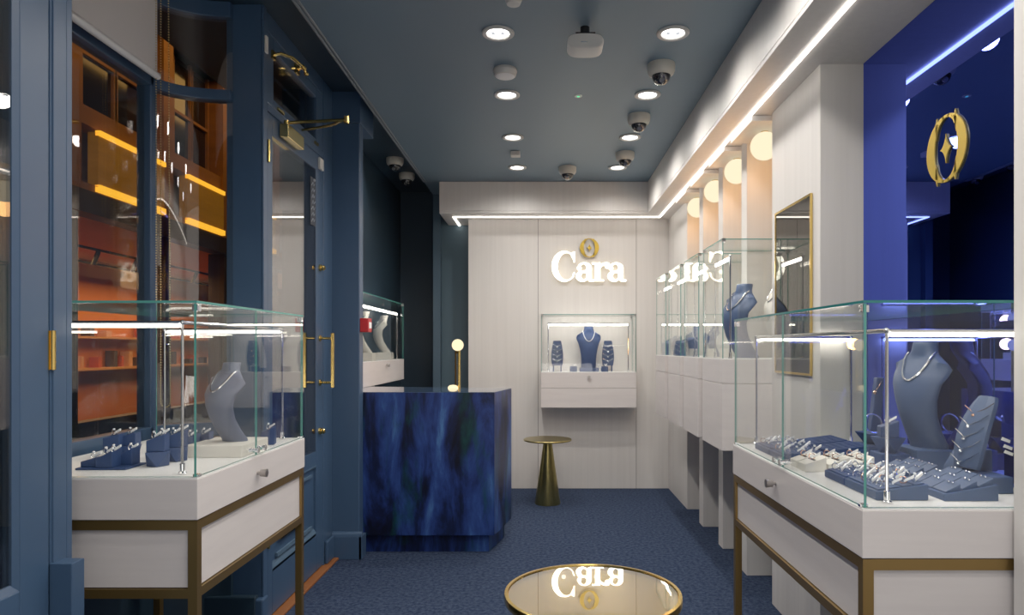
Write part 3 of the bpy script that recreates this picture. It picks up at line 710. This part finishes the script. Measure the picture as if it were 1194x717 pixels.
# left recess
wall_case('glass case on a shallow pale drawer hung on the dark wall behind the desk', -1.449, -1.252, 4.62, 6.15, 1.022, 1.204, 1.69, 'x+', None, (), (-1.252, 5.45, 1.165))
o = MB().box(-1.44, -1.38, 5.35, 5.60, .001, 1.018).build('case_bracket', 'panel'); tag(o, 'pale support post under the case behind the desk', 'bracket')

# ================================================================== FURNITURE
dk = thing('reception_desk', 'glossy blue marbled reception desk with a recessed plinth', 'desk', (-.9, 4.6, 0))
poly = [(-1.44, 4.32), (-.307, 4.32), (-.218, 4.75), (-1.44, 4.98)]
ins = [(-1.44, 4.365), (-.345, 4.365), (-.265, 4.71), (-1.44, 4.93)]
MB().prism(poly, .115, 1.02, 'z').build('body', 'desk', dk, bevel=.002)
MB().prism(ins, .001, .114, 'z').build('plinth', 'desk', dk)
MB().prism([(x * .9995 - .0005, y) for x, y in poly], 1.0205, 1.0225, 'z').build('top_sheet', pbr('desk_top', (.05, .10, .20), .10, coat=.8), dk)
tl = thing('table_lamp', 'brass table lamp with a glowing round globe standing on the desk', 'lamp', (-.594, 4.76, 1.0226))
MB().cyl((-.584, 4.76, 1.0227), (-.584, 4.76, 1.285), .0095, 14).build('pole', 'brass', tl)
MB().cyl((-.608, 4.76, 1.03), (-.608, 4.76, 1.285), .0065, 12).box(-.612, -.578, 4.753, 4.767, 1.262, 1.285).build('side_rod', pbr('dark_brass', (.10, .06, .02), .3, 1), tl)
MB().sphere((-.594, 4.76, 1.322), .041, 24, 16).build('globe', 'lampglobe', tl)
MB().lathe([(0, 1.0227), (.036, 1.0227), (.033, 1.034), (.022, 1.043), (0, 1.046)], (-.625, 4.745, 0), 20).build('base_globe', 'lampglobe', tl)
l = bpy.data.lights.new('lamp', 'POINT'); l.energy = 2.2; l.color = (1, .5, .16); l.shadow_soft_size = .04
q = bpy.data.objects.new('lamp_glow', l); C.objects.link(q); q.location = (-.594, 4.84, 1.33)
sd = thing('side_table', 'round brass side table on a solid cone base by the back wall', 'side table', (.04, 5.72, 0))
MB().lathe([(0, .526), (.196, .526), (.2026, .530), (.2026, .537), (.199, .541), (0, .541)], (.04, 5.72, 0), 48).build('table_top', 'oldbrass', sd)
MB().lathe([(.0, .001), (.106, .001), (.107, .008), (.034, .525), (0, .525)], (.04, 5.72, 0), 40).build('cone_base', 'oldbrass', sd)
ct = thing('glass_table', 'round glass topped table with a brass hoop rim in the foreground', 'table', (.1427, 1.958, 0))
cx, cy, R = .1427, 1.958, .2533
MB().lathe([(R - .011, .580), (R, .583), (R + .001, .592), (R - .001, .603), (R - .010, .604), (R - .011, .595)], (cx, cy, 0), 72).build('rim', 'brass', ct)
bm_ = MB().lathe([(0, .594), (R - .012, .594), (R - .012, .600), (0, .600)], (cx, cy, 0), 72); bm_.build('glass_top', 'smoked', ct)
MB().lathe([(R - .022, .452), (R - .012, .455), (R - .012, .472), (R - .022, .475)], (cx, cy, 0), 72).build('lower_hoop', 'brass', ct)
MB().lathe([(0, .458), (R - .023, .458), (R - .023, .464), (0, .464)], (cx, cy, 0), 64).build('lower_shelf', 'smoked', ct)
for k in range(3):
    a = math.radians(15 + 120 * k); MB().cyl((cx + (R - .006) * math.cos(a), cy + (R - .006) * math.sin(a), .001), (cx + (R - .006) * math.cos(a), cy + (R - .006) * math.sin(a), .585), .008, 10).build('leg', 'brass', ct)
fa = thing('call_point', 'red fire alarm call point on the blue fin beside the desk', 'alarm', (-1.105, 4.26, 1.40))
MB().box(-1.132, -1.079, 4.222, 4.306, 1.400, 1.487).build('box', 'red', fa, bevel=.004)
MB().box(-1.0785, -1.077, 4.236, 4.292, 1.425, 1.462).build('plate', 'tag', fa)

# ================================================================== JEWELLERY STANDS
def bust(label, H, mat, loc, rz, group=None, lean=1.0, necklace='silver', base=None, name='necklace_bust'):
    """neck-and-shoulders stand; looks to local -Y"""
    t = thing(name, label, 'necklace stand', (0, 0, 0), group)
    S = [(0, .06, .185, .10), (.03, .055, .185, .10), (.15, -.015, .18, .095), (.30, -.085, .19, .085), (.45, -.125, .215, .075), (.60, -.125, .255, .068), (.71, -.085, .29, .06), (.78, -.045, .30, .056),
         (.825, -.01, .275, .060), (.86, .015, .20, .068), (.885, .028, .145, .080), (.915, .036, .118, .09), (.96, .044, .110, .094), (.99, .05, .108, .095), (1.0, .051, .10, .088)]
    secs = []
    for z, u, w, th in S:
        ring = []
        for k in range(28):
            a = 2 * PI * k / 28; c_, s__ = math.cos(a), math.sin(a)
            sx = abs(c_) ** .8 * (1 if c_ >= 0 else -1); sy = abs(s__) ** .9 * (1 if s__ >= 0 else -1)
            dz = .0
            if .55 < z < .90: dz = -abs(sx) ** 2 * .05 * max(0, 1 - abs(z - .76) / .16)
            bow = .45 * w * (abs(sx) ** 2)            # sides swept back
            ring.append(Vector((w * sx * H, (u * lean + th * sy + bow * (.5 if z < .8 else 0)) * H, (z + dz) * H)))
        secs.append(ring)
    MB().loft(secs).build('body', mat, t)
    if necklace:
        pts = []
        for k in range(17):
            a = -PI / 2 + PI * k / 16
            x = .145 * math.sin(a); zz = .90 - .26 * math.cos(a) ** 1.3
            y = -.115 - .085 * math.cos(a) if abs(a) < 1.3 else -.05
            zz_ = zz
            # chest surface height along the bust
            j_ = next(i for i in range(len(S) - 1) if S[i][0] <= zz <= S[i + 1][0]); f_ = (zz - S[j_][0]) / (S[j_ + 1][0] - S[j_][0])
            u_, w_2, t_ = [S[j_][m] + (S[j_ + 1][m] - S[j_][m]) * f_ for m in (1, 2, 3)]
            sn = min(.98, abs(x) / w_2)
            yy = u_ * lean - t_ * (1 - sn ** 2.4) ** .45 + .45 * w_2 * sn ** 2 * (.5 if zz < .8 else 0)
            pts.append(Vector((x * H, yy * H - .003, zz * H)))
        MB().tube(pts, .0035 if necklace == 'silver' else .0028, 6).build('chain', necklace, t)
    t.location = loc; t.rotation_euler = (0, 0, rz); return t

def facing(dx, dy):                                     # rotation that turns local -Y to (dx,dy)
    return math.atan2(dx, -dy)

# prototypes of small pieces ------------------------------------------------
def ring_proto(name, label, mat, with_tag=True):
    t = thing(name, label, 'ring')
    b_ = MB(); R = .0092
    b_.tube([(R * math.cos(a), 0, R + R * math.sin(a)) for a in [2 * PI * k / 18 for k in range(18)]], .0015, 6, True)
    b_.build('band', mat, t)
    g_ = MB(); g_.lathe([(0, 2 * R - .001), (.003, 2 * R + .001), (.0042, 2 * R + .0035), (.0028, 2 * R + .0055), (0, 2 * R + .0055)], (0, 0, 0), 8); g_.build('stone', 'gem', t, smooth=False)
    if with_tag:
        p = MB(); p.prism([(.004, .004), (.026, .017), (.026, .024), (.004, .011)], -.003, .003, 'y'); p.box(.002, .006, -.0006, .0006, .005, .009); p.build('price_tag', 'tag', t, smooth=False)
    return t
RG = ring_proto('ring', 'x', M['silver']); RR = ring_proto('rose_ring', 'x', M['rose'])
RN = ring_proto('untagged_ring', 'x', M['silver'], False)
def ring(loc, rz, label, group=None, rose=False, plain=False):
    return clone(RR if rose else (RN if plain else RG), USED, loc, rz, label, group)

def wedge(name, label, mat, loc, rz, w, d_, h0, h1, cat='ring stand', group=None, slot=True):
    """block with a sloping top, low edge at local -X"""
    t = thing(name, label, cat, (0, 0, 0), group)
    MB().prism([(-w / 2, 0), (w / 2, 0), (w / 2, h1), (-w / 2, h0)], -d_ / 2, d_ / 2, 'y').build('block', mat, t, bevel=.002)
    if slot:
        n = Vector((-(h1 - h0), 0, w)).normalized(); mid = (h0 + h1) / 2
        MB().box(-.004, .004, -d_ / 2 * .8, d_ / 2 * .8, -.001, .0012).move(Matrix.Translation((0, 0, mid)) @ Matrix.Rotation(-math.atan2(h1 - h0, w), 4, 'Y')).build('slot', 'black', t)
    t.location = loc; t.rotation_euler = (0, 0, rz); return t
def faceted(name, label, mat, loc, rz, top=.056, bot=.040, h=.042, group=None):
    a = top / 2; b_ = bot / 2 * 1.35
    T = [(a, a, h), (-a, a, h), (-a, -a, h), (a, -a, h)]; Bq = [(b_, 0, 0), (0, b_, 0), (-b_, 0, 0), (0, -b_, 0)]
    vs = T + Bq
    fs = [(0, 1, 2, 3), (4, 7, 6, 5), (0, 4, 5), (0, 5, 1), (1, 5, 6), (1, 6, 2), (2, 6, 7), (2, 7, 3), (3, 7, 4), (3, 4, 0)]
    mb = MB().add(vs, fs); t = mb.build(name, mat, None, bevel=.001, smooth=False)
    tag(t, label, 'pedestal', group); t.location = loc; t.rotation_euler = (0, 0, rz); return t
def plinth(name, label, mat, x0, x1, y0, y1, z0, z1, cat='block', group=None):
    o = MB().box(x0, x1, y0, y1, z0, z1).build(name, mat, bevel=.003); return tag(o, label, cat, group)

def ring_tray(label, x0, x1, y0, y1, z, hl, hr, rows_, cols, what, where, group, mat='velvet', rose_every=3, skip=()):
    """sloping pad, low at x0; rings stand in slots"""
    t = thing('ring_tray', label, 'ring tray', ((x0 + x1) / 2, (y0 + y1) / 2, z), group)
    MB().prism([(x0, z), (x1, z), (x1, z + hr), (x0, z + hl)], y0, y1, 'y').build('tray_base', mat, t, bevel=.003)
    pads = MB(); sl = (hr - hl) / (x1 - x0); m_ = .006
    cw_ = (x1 - x0 - 2 * m_) / cols
    for c in range(cols):
        a, b_ = x0 + m_ + c * cw_ + .002, x0 + m_ + (c + 1) * cw_ - .002
        za, zb2 = z + hl + (a - x0) * sl, z + hl + (b_ - x0) * sl
        pads.prism([(a, za), (b_, zb2), (b_, zb2 + .004), (a, za + .004)], y0 + m_, y1 - m_, 'y')
    pads.build('pad', mat, t, bevel=.0015)
    rw = (y1 - y0 - 2 * m_) / rows_
    ordn = ('first', 'second', 'third', 'fourth', 'fifth', 'sixth', 'seventh')
    for r in range(rows_):
        for c in range(cols):
            if (r, c) in skip: continue
            X = x0 + m_ + (c + .5) * cw_; Yq = y0 + m_ + (r + .5) * rw
            zz = z + hl + (X - x0) * sl + .0045
            rose = (r * cols + c) % rose_every == rose_every - 1
            ring((X, Yq, zz), random.uniform(-.7, .5), f'{"rose gold" if rose else "silver"} ring on {where}, {ordn[r]} row, {ordn[c]} from aisle', what, rose, (r * 7 + c * 3) % 5 < 2)
    return t

SE = MB().sphere((0, 0, .0035), .0035, 8, 6); SE.lathe([(0, 0), (.0015, 0), (.0012, .003), (0, .003)], (0, 0, 0), 6)
STUD = SE.build('stud_earring', 'silver'); STUD.location = (0, 0, 0); tag(STUD, 'x', 'earring')
def earring_tray(label, x0, x1, y0, y1, z, hl, hr, where, group):
    t = thing('earring_tray', label, 'earring tray', ((x0 + x1) / 2, (y0 + y1) / 2, z), group)
    MB().prism([(x0, z), (x1, z), (x1, z + hr), (x0, z + hl)], y0, y1, 'y').build('tray_base', 'greyblue', t, bevel=.002)
    sl = (hr - hl) / (x1 - x0); n = 3; cwx = (x1 - x0 - .012) / n; cwy = (y1 - y0 - .012) / n
    dpt = ('front', 'middle', 'rear'); col = ('aisle', 'centre', 'mirror')
    for r in range(n):
        for c in range(n):
            a, b_ = x0 + .006 + c * cwx + .002, x0 + .006 + (c + 1) * cwx - .002
            ya, yb = y0 + .006 + r * cwy + .002, y0 + .006 + (r + 1) * cwy - .002
            za = z + hl + (a - x0) * sl; zb2 = z + hl + (b_ - x0) * sl
            MB().prism([(a, za), (b_, zb2), (b_, zb2 + .017), (a, za + .004)], ya, yb, 'y').build('pad', 'greyblue', t, bevel=.001)
            for k in (-1, 1):
                X = a + (b_ - a) * .80; zz = za + .004 + (zb2 + .017 - za - .004) * .80 + .0003
                clone(STUD, USED, (X, (ya + yb) / 2 + k * .009, zz), 0, f'silver stud on {where}, {dpt[r]} row, {col[c]} column, {"nearer" if k < 0 else "farther"} of pair', 'stud earrings on ' + where)
    return t

# ================================================================== RIGHT CASE CONTENTS
z0 = ZR + .0005
gt = 'ring trays in the near right case'
ring_tray('navy ring tray in the right case, nearest the front glass corner', .874, 1.012, 1.79, 1.978, z0, .024, .043, 4, 4, 'rings on the front navy tray', 'the front navy tray', gt, 'greyblue')
ring_tray('navy ring tray in the right case, directly behind the front one', .876, 1.012, 1.986, 2.125, z0, .022, .032, 3, 4, 'rings on the second navy tray', 'the second navy tray', gt, 'velvet', 4)
earring_tray('slate blue wedge tray of stud earrings beside the front ring tray', 1.048, 1.190, 1.782, 1.99, z0, .018, .043, 'the front earring tray', 'earring trays')
earring_tray('slate blue tray of stud earrings before the big blue bust', 1.035, 1.170, 2.00, 2.17, z0, .018, .040, 'the rear earring tray', 'earring trays')
for i, xx in enumerate((.845, .922, 1.0)):
    for j, yy in enumerate((2.235, 2.305)):
        nm = ('aisle side', 'middle', 'mirror side')[i]
        wedge('ring_block', f'cream ring block in the right case, {"front" if j == 0 else "rear"} row, {nm}', 'cream', (xx + .036, yy, z0), 0, .070, .062, .024, .048, group='cream ring blocks')
        ring((xx + .036, yy, z0 + .037), -.35, f'rose gold ring standing on the {"front" if j == 0 else "rear"} row {nm} cream block', 'rings on cream blocks', True)
ring_tray('navy ring tray at the far end of the right case by the aisle glass', .845, .985, 2.555, 2.72, z0, .022, .030, 3, 4, 'rings on the far navy tray', 'the far navy tray', gt, 'velvet', 9)
ring_tray('navy ring tray in the right case behind the cream blocks', .845, .985, 2.39, 2.545, z0, .022, .030, 3, 4, 'rings on the tray behind the cream blocks', 'the tray behind the cream blocks', gt, 'velvet', 9)
# comb trays without rings
for i, (ya, yb) in enumerate(((2.40, 2.55), (2.56, 2.72))):
    t = thing('slot_tray', ('empty slotted navy tray between the cream blocks and the pale pier' if i == 0 else 'empty slotted navy tray right against the pale pier'), 'ring tray', (1.08, (ya + yb) / 2, z0))
    MB().prism([(1.0, z0), (1.15, z0), (1.15, z0 + .045), (1.0, z0 + .026)], ya, yb, 'y').build('tray_base', 'velvet', t, bevel=.002)
    f = MB()
    for k in range(7):
        yy = ya + .012 + k * (yb - ya - .024) / 6; f.prism([(1.006, z0 + .025), (1.145, z0 + .043), (1.145, z0 + .056), (1.006, z0 + .038)], yy - .005, yy + .005, 'y')
    f.build('finger', 'velvet', t, bevel=.001)
# pedestal group with a ring
plinth('stand_block', 'low navy block under the faceted pedestal in the right case', 'velvet', 1.115, 1.205, 2.24, 2.33, z0, z0 + .052)
faceted('pedestal', 'faceted navy pedestal topped by a ring block beside the big bust', 'velvet', (1.155, 2.285, z0 + .0525), .3, .078, .05, .05)
wedge('ring_block', 'navy ring block on the faceted pedestal in the right case', 'velvet', (1.155, 2.285, z0 + .1035), -.2, .056, .05, .034, .056)
ring((1.155, 2.285, z0 + .1495), -.3, 'silver ring with white tag on the navy block before the big bust')
# bangle stand
plinth('stand_block', 'navy block under the bangle stand by the pale pier', 'velvet', 1.165, 1.275, 2.46, 2.56, z0, z0 + .05)
faceted('pedestal', 'faceted navy pedestal under the bangle by the pale pier', 'velvet', (1.22, 2.51, z0 + .0505), .1, .10, .06, .04)
t = thing('pendant_stand', 'slim upright navy stand with a rose gold pendant by the pale pier', 'pendant stand', (1.235, 2.565, z0 + .091))
MB().prism([(1.222, z0 + .0912), (1.262, z0 + .0912), (1.272, z0 + .29), (1.247, z0 + .29)], 2.545, 2.575, 'y').build('panel', 'velvet', t, bevel=.003)
MB().sphere((1.236, 2.54, z0 + .235), .0075, 10, 8).tube([(1.236, 2.543, z0 + .235), (1.262, 2.543, z0 + .275)], .0012, 5).build('pendant', 'rose', t)
b_ = MB(); bc = Vector((1.205, 2.49, z0 + .126))
b_.tube([bc + Vector((.032 * math.cos(a), .01 * math.sin(a), .033 * math.sin(a))) for a in [2 * PI * k / 28 for k in range(28)]], .0028, 6, True)
o = b_.build('bangle', 'silver'); tag(o, 'thin silver bangle standing on the faceted pedestal by the pale pier', 'bangle')
# the big bust and its base
plinth('bust_base', 'slate blue block under the big bust at the blue mirror', 'greyblue', 1.215, 1.338, 2.215, 2.36, z0, z0 + .068)
bust('large slate blue necklace bust with a silver chain at the blue mirror', .352, M['greyblue'], (1.270, 2.288, z0 + .0685), facing(-.93, -.36), None, 1.0, 'silver')
# pendant ramp with chains
t = thing('pendant_ramp', 'slate blue leaning ramp of fine chains and pendants near the right pillar', 'pendant stand', (1.25, 1.96, z0 + .04))
prof = []
n = 14
for k in range(n + 1):
    q = k / n; wdt = .030 + .014 * math.sin(PI * min(1, q * .9 + .12)); wdt = wdt if q < .9 else wdt * (1 - (q - .9) * 2)
    prof.append((q, wdt))
ra = MB(); P0, P1 = Vector((1.205, 1.950, z0 + .058)), Vector((1.268, 1.950, z0 + .262))
ax = (P1 - P0); nrm = Vector((-ax.z, 0, ax.x)).normalized(); side = Vector((.35, -.94, 0)).normalized()
secs = []
for q, wdt in prof:
    c_ = P0 + ax * q + nrm * (.012 * math.sin(PI * q))
    secs.append([c_ - side * wdt + nrm * 0, c_ - side * wdt * .5 + nrm * .007, c_ + side * wdt * .5 + nrm * .007, c_ + side * wdt, c_ + side * wdt - nrm * .012, c_ - side * wdt - nrm * .012])
ra.loft(secs).build('ramp', 'greyblue', t, bevel=.001)
for k in range(5):
    q = .16 + k * .17; wdt = .042; c_ = P0 + ax * q + nrm * (.012 * math.sin(PI * q) + .0085)
    ch = MB(); dz = ax.normalized() * -.022
    ch.tube([c_ - side * wdt, c_ - side * wdt * .4 + dz * .7, c_ - side * .008 + dz, c_ + side * wdt * .5 + dz * .3, c_ + side * wdt + ax.normalized() * .012], .0012, 5)
    ch.sphere(c_ - side * .006 + dz * 1.25 + nrm * .002, .0052, 8, 6)
    ch.build('pendant_chain', 'silver' if k < 4 else 'rose', t)
tg = MB()
for k, (dx, dzz) in enumerate(((.012, .0), (.018, -.02), (.02, -.036))):
    c_ = P0 + ax * .42 + Vector((.035 + dx, -.045, dzz)); tg.prism([(c_.x, c_.z), (c_.x + .024, c_.z - .009), (c_.x + .026, c_.z - .001), (c_.x + .004, c_.z + .008)], c_.y - .001, c_.y + .001, 'y')
tg.build('price_tag', 'tag', t)
t2 = MB().prism([(1.205, z0), (1.30, z0), (1.30, z0 + .105), (1.245, z0 + .105 - .0), (1.21, z0 + .0455)], 1.975, 2.06, 'y'); t2.build('ramp_support', 'greyblue', t)
plinth('stand_block', 'slate blue block beneath the leaning pendant ramp', 'greyblue', 1.185, 1.29, 1.87, 1.972, z0, z0 + .046)

# ================================================================== LEFT CASE CONTENTS
z1 = ZLT + .0005
def P1_(px, py): return on(px, py, z1)
# flat tray with three wedges
a = P1_(88, 548); b_ = P1_(130, 548); c_ = P1_(151, 540)
t = thing('ring_stand_tray', 'low navy tray carrying three wedge ring blocks in the left case', 'ring stand', (a.x + .07, a.y, z1))
MB().box(a.x, a.x + .158, 2.125, 2.235, z1, z1 + .006).build('tray_base', 'velvet', t, bevel=.001)
for k, (x, y, h) in enumerate(((a.x + .032, 2.165, .032), (a.x + .085, 2.155, .052), (a.x + .128, 2.205, .055))):
    MB().prism([(x - .026, z1 + .006), (x + .026 - (k == 2) * .012, z1 + .006), (x + .026 - (k == 2) * .012, z1 + .006 + h), (x - .026, z1 + .006 + h * .55)], y - .024, y + .024, 'y').build('ring_block', 'velvet', t, bevel=.0015)
for k, (x, y, h) in enumerate(((a.x + .032, 2.165, .033), (a.x + .078, 2.155, .049), (a.x + .100, 2.158, .056), (a.x + .126, 2.205, .054))):
    ring((x, y, z1 + h - .004), -.2, f'silver ring on the low navy tray at the left, {("first", "second", "third", "fourth")[k]} from the street side', 'rings on the low navy tray')
# pedestals with blocks
pd = [((178, 548), 'front', .066, True), ((201, 542), 'second', .062, True)]
for (px, py), wd, sz, _ in pd:
    p = P1_(px, py - 3) + Vector((0, .03, 0))
    faceted('pedestal', f'faceted navy pedestal in the left case, {wd} from the front', 'velvet', p, .42, sz, sz * .72, .048)
    wedge('ring_block', f'navy ring block on the {wd} faceted pedestal in the left case', 'velvet', p + Vector((0, 0, .0485)), .22, .054, .052, .036, .056)
    for k in (-1, 1):
        ring(p + Vector((k * .013, 0, .0475 + .046 + k * .005)), -.2, f'silver ring on the {wd} pedestal block of the left case, {"street" if k < 0 else "aisle"} side', 'rings on pedestal blocks')
rear = [((133, 533), 'first'), ((152, 531), 'second'), ((222, 529), 'third'), ((238, 526), 'fourth')]
for (px, py), wd in rear:
    p = P1_(px, py - 1)
    if wd in ('first', 'second'):
        faceted('pedestal', f'faceted navy pedestal at the rear of the left case, {wd} from the street', 'velvet', p, .2, .056, .042, .034)
        zz = .0345
    else: zz = 0.0
    hh = .046 if zz else .07
    wedge('ring_block', f'navy ring block in the rear row of the left case, {wd} from the street', 'velvet', p + Vector((0, 0, zz)), .15, .052, .05, hh * .72, hh)
    ring(p + Vector((0, 0, zz + hh * .86)), -.2, f'silver ring on the {wd} rear block of the left case', 'rings on the rear blocks')
# cream base + bust
plinth('bust_base', 'cream block under the grey blue bust in the left case', 'cream', -1.245, -1.046, 2.37, 2.60, z1, z1 + .042)
bust('grey blue necklace bust seen from the side on a cream block', .285, M['greybust'], (-1.140, 2.47, z1 + .0425), facing(-.42, -.906), None, 1.35, 'silver')
p = P1_(284, 518)
wedge('ring_block', 'small navy ring block behind the grey blue bust in the left case', 'velvet', Vector((-1.085, 2.70, z1)), .2, .05, .05, .05, .07)
ring((-1.085, 2.70, z1 + .06), -.2, 'silver ring on the small block behind the grey blue bust')

# ================================================================== BACK CASE CONTENTS
zb1 = 1.0885
plinth('bust_base', 'navy block under the blue bust in the back wall case', 'velvet', .335, .505, 6.15, 6.27, zb1, zb1 + .034)
bust('royal blue necklace bust with a pearl strand in the back wall case', .375, pbr('royal_blue', (.022, .055, .17), .55), (.418, 6.225, zb1 + .0345), 0, None, .45, 'tag')
for i, xx in enumerate((.13, .59)):
    wd = ('left', 'right')[i]
    t = thing('pendant_stand', f'tapered blue pendant stand with fine chains, {wd} of the bust in the back case', 'pendant stand', (xx, 6.2, zb1), 'back case pendant stands')
    sil = [(.5, 0), (.62, .2), (.95, .45), (1, .5), (.98, .65), (.85, .85), (.62, 1.0)]
    pl = [(xx + .055 * w_, zb1 + .055 + .225 * z) for w_, z in ((.85, 0), (1, .25), (.98, .5), (.80, .8), (.62, 1.0))]
    pl += [(2 * xx - x, z) for x, z in reversed(pl)]
    MB().prism(pl, 6.18, 6.20, 'y').build('panel', 'velvet', t, bevel=.003)
    f = MB()
    for k in (-1, 1): f.box(xx + k * .034 - .006, xx + k * .034 + .006, 6.182, 6.198, zb1 + .0005, zb1 + .057)
    f.build('foot', 'velvet', t)
    ch = MB()
    for k in range(4):
        zz = zb1 + .105 + k * .045; ch.tube([(xx - .046, 6.178, zz + .012), (xx, 6.177, zz - .012), (xx + .046, 6.178, zz + .012)], .0016, 5); ch.sphere((xx, 6.175, zz - .016), .0065, 8, 6)
    ch.build('chain', 'silver', t)
    plinth('price_card', f'white price card at the foot of the {wd} pendant stand in the back case', 'tag', xx - .07, xx - .042, 6.21, 6.22, zb1, zb1 + .045, 'card')
    xb2 = .245 if i == 0 else .525
    o = plinth('ring_box', f'small navy ring box {wd} of the bust in the back case', 'velvet', xb2, xb2 + .062, 6.14, 6.20, zb1, zb1 + .048, 'ring box')
    ring((xb2 + .031, 6.17, zb1 + .0485), .3, f'silver ring on the small navy box {wd} of the back case bust')

# ================================================================== RIGHT WALL CASES CONTENTS
zc = 1.2475
bust('slate blue necklace bust in the nearest right wall case', .40, M['greyblue'], (1.075, 3.70, zc), facing(-.95, -.42), None, 1.25, 'silver')
bust('small slate blue bust in the second right wall case', .20, M['greyblue'], (1.06, 4.22, zc), facing(-.9, -.2), None, 1.0, 'silver')
bust('white necklace bust deep in the nearest right wall case', .47, M['cream'], (1.30, 3.66, zc), facing(-1, -.1), None, 1.2, 'silver')
wedge('ring_block', 'slate blue block in the third right wall case', 'greyblue', (1.0, 4.76, zc), .3, .11, .12, .09, .13)
wedge('ring_block', 'slate blue block in the farthest right wall case', 'greyblue', (1.0, 5.30, zc), .3, .11, .12, .09, .15)
for k, (x, y) in enumerate(((.985, 3.80), (.985, 4.09), (.99, 4.60))):
    plinth('price_card', f'cream price card on the deck of the right wall cases, {("nearest", "middle", "farthest")[k]}', 'cream', x, x + .05, y, y + .012, zc, zc + .05, 'card')
# ================================================================== LEFT RECESS CASE CONTENTS
zr_ = 1.2045
for i, (y, rz) in enumerate(((5.84, .0), (5.22, .0))):
    wd = ('beside the far end glass', 'beside the red call point')[i]
    plinth('bust_base', f'cream block under the white bust {wd}', 'cream', -1.41, -1.29, y - .06, y + .07, zr_, zr_ + .06)
    bust(f'white curved necklace bust {wd} in the case behind the desk', .315, M['cream'], (-1.375, y, zr_ + .0605), facing(-.80, -.60), 'white busts behind the desk', 1.3, 'silver')

# ================================================================== LIGHT
def area(loc, rot, sx, sy, w, col=(1, 1, 1)):
    l = bpy.data.lights.new('area', 'AREA'); l.shape = 'RECTANGLE'; l.size = sx; l.size_y = sy; l.energy = w; l.color = col
    o = bpy.data.objects.new('area_lamp', l); C.objects.link(o); o.location = loc; o.rotation_euler = rot; return o
# street: amber flood on the facade and warm light inside the shop opposite
area((-4.6, 11, 6.8), (0, math.radians(40), 0), 1.0, 12, 90, (1, .55, .15))
area((XFAC - 1.8, 11, 2.7), (0, 0, 0), 2.2, 14, 300, (1, .55, .22))
area((.35, -.6, .75), (math.radians(155), 0, 0), 1.2, 1.2, 14, (1, .96, .92))  # added unseen fill inside the shop, aimed up to lift the soffit underside
# added fill lamp behind the camera, standing for no real source
area((.2, -1.3, 2.3), (math.radians(78), 0, 0), 2.2, 1.2, 3, (1, .95, .9))
w_ = bpy.data.worlds.new('world'); bpy.context.scene.world = w_; w_.use_nodes = True
bg = w_.node_tree.nodes['Background']; bg.inputs[0].default_value = (.5, .6, .8, 1); bg.inputs[1].default_value = .012

# ================================================================== CAMERA
cd = bpy.data.cameras.new('camera'); cam = bpy.data.objects.new('camera', cd); C.objects.link(cam)
cd.sensor_width = 36; cd.sensor_fit = 'HORIZONTAL'; cd.lens = FPX / 1194 * 36
cam.location = (0, 0, EYE); cam.rotation_euler = (PI / 2, 0, 0)
cd.shift_x = -(VX - 597) / 1194; cd.shift_y = (VY - 358.5) / 1194
cd.clip_start = .02
sc = bpy.context.scene; sc.camera = cam
sc.view_settings.view_transform = 'Standard'; sc.view_settings.look = 'None'; sc.view_settings.exposure = .05; sc.view_settings.gamma = 1.14
cy_ = sc.cycles
cy_.max_bounces = 10; cy_.diffuse_bounces = 6; cy_.glossy_bounces = 6; cy_.transparent_max_bounces = 40; cy_.transmission_bounces = 6
cy_.caustics_reflective = False; cy_.caustics_refractive = False; cy_.sample_clamp_indirect = 6.0
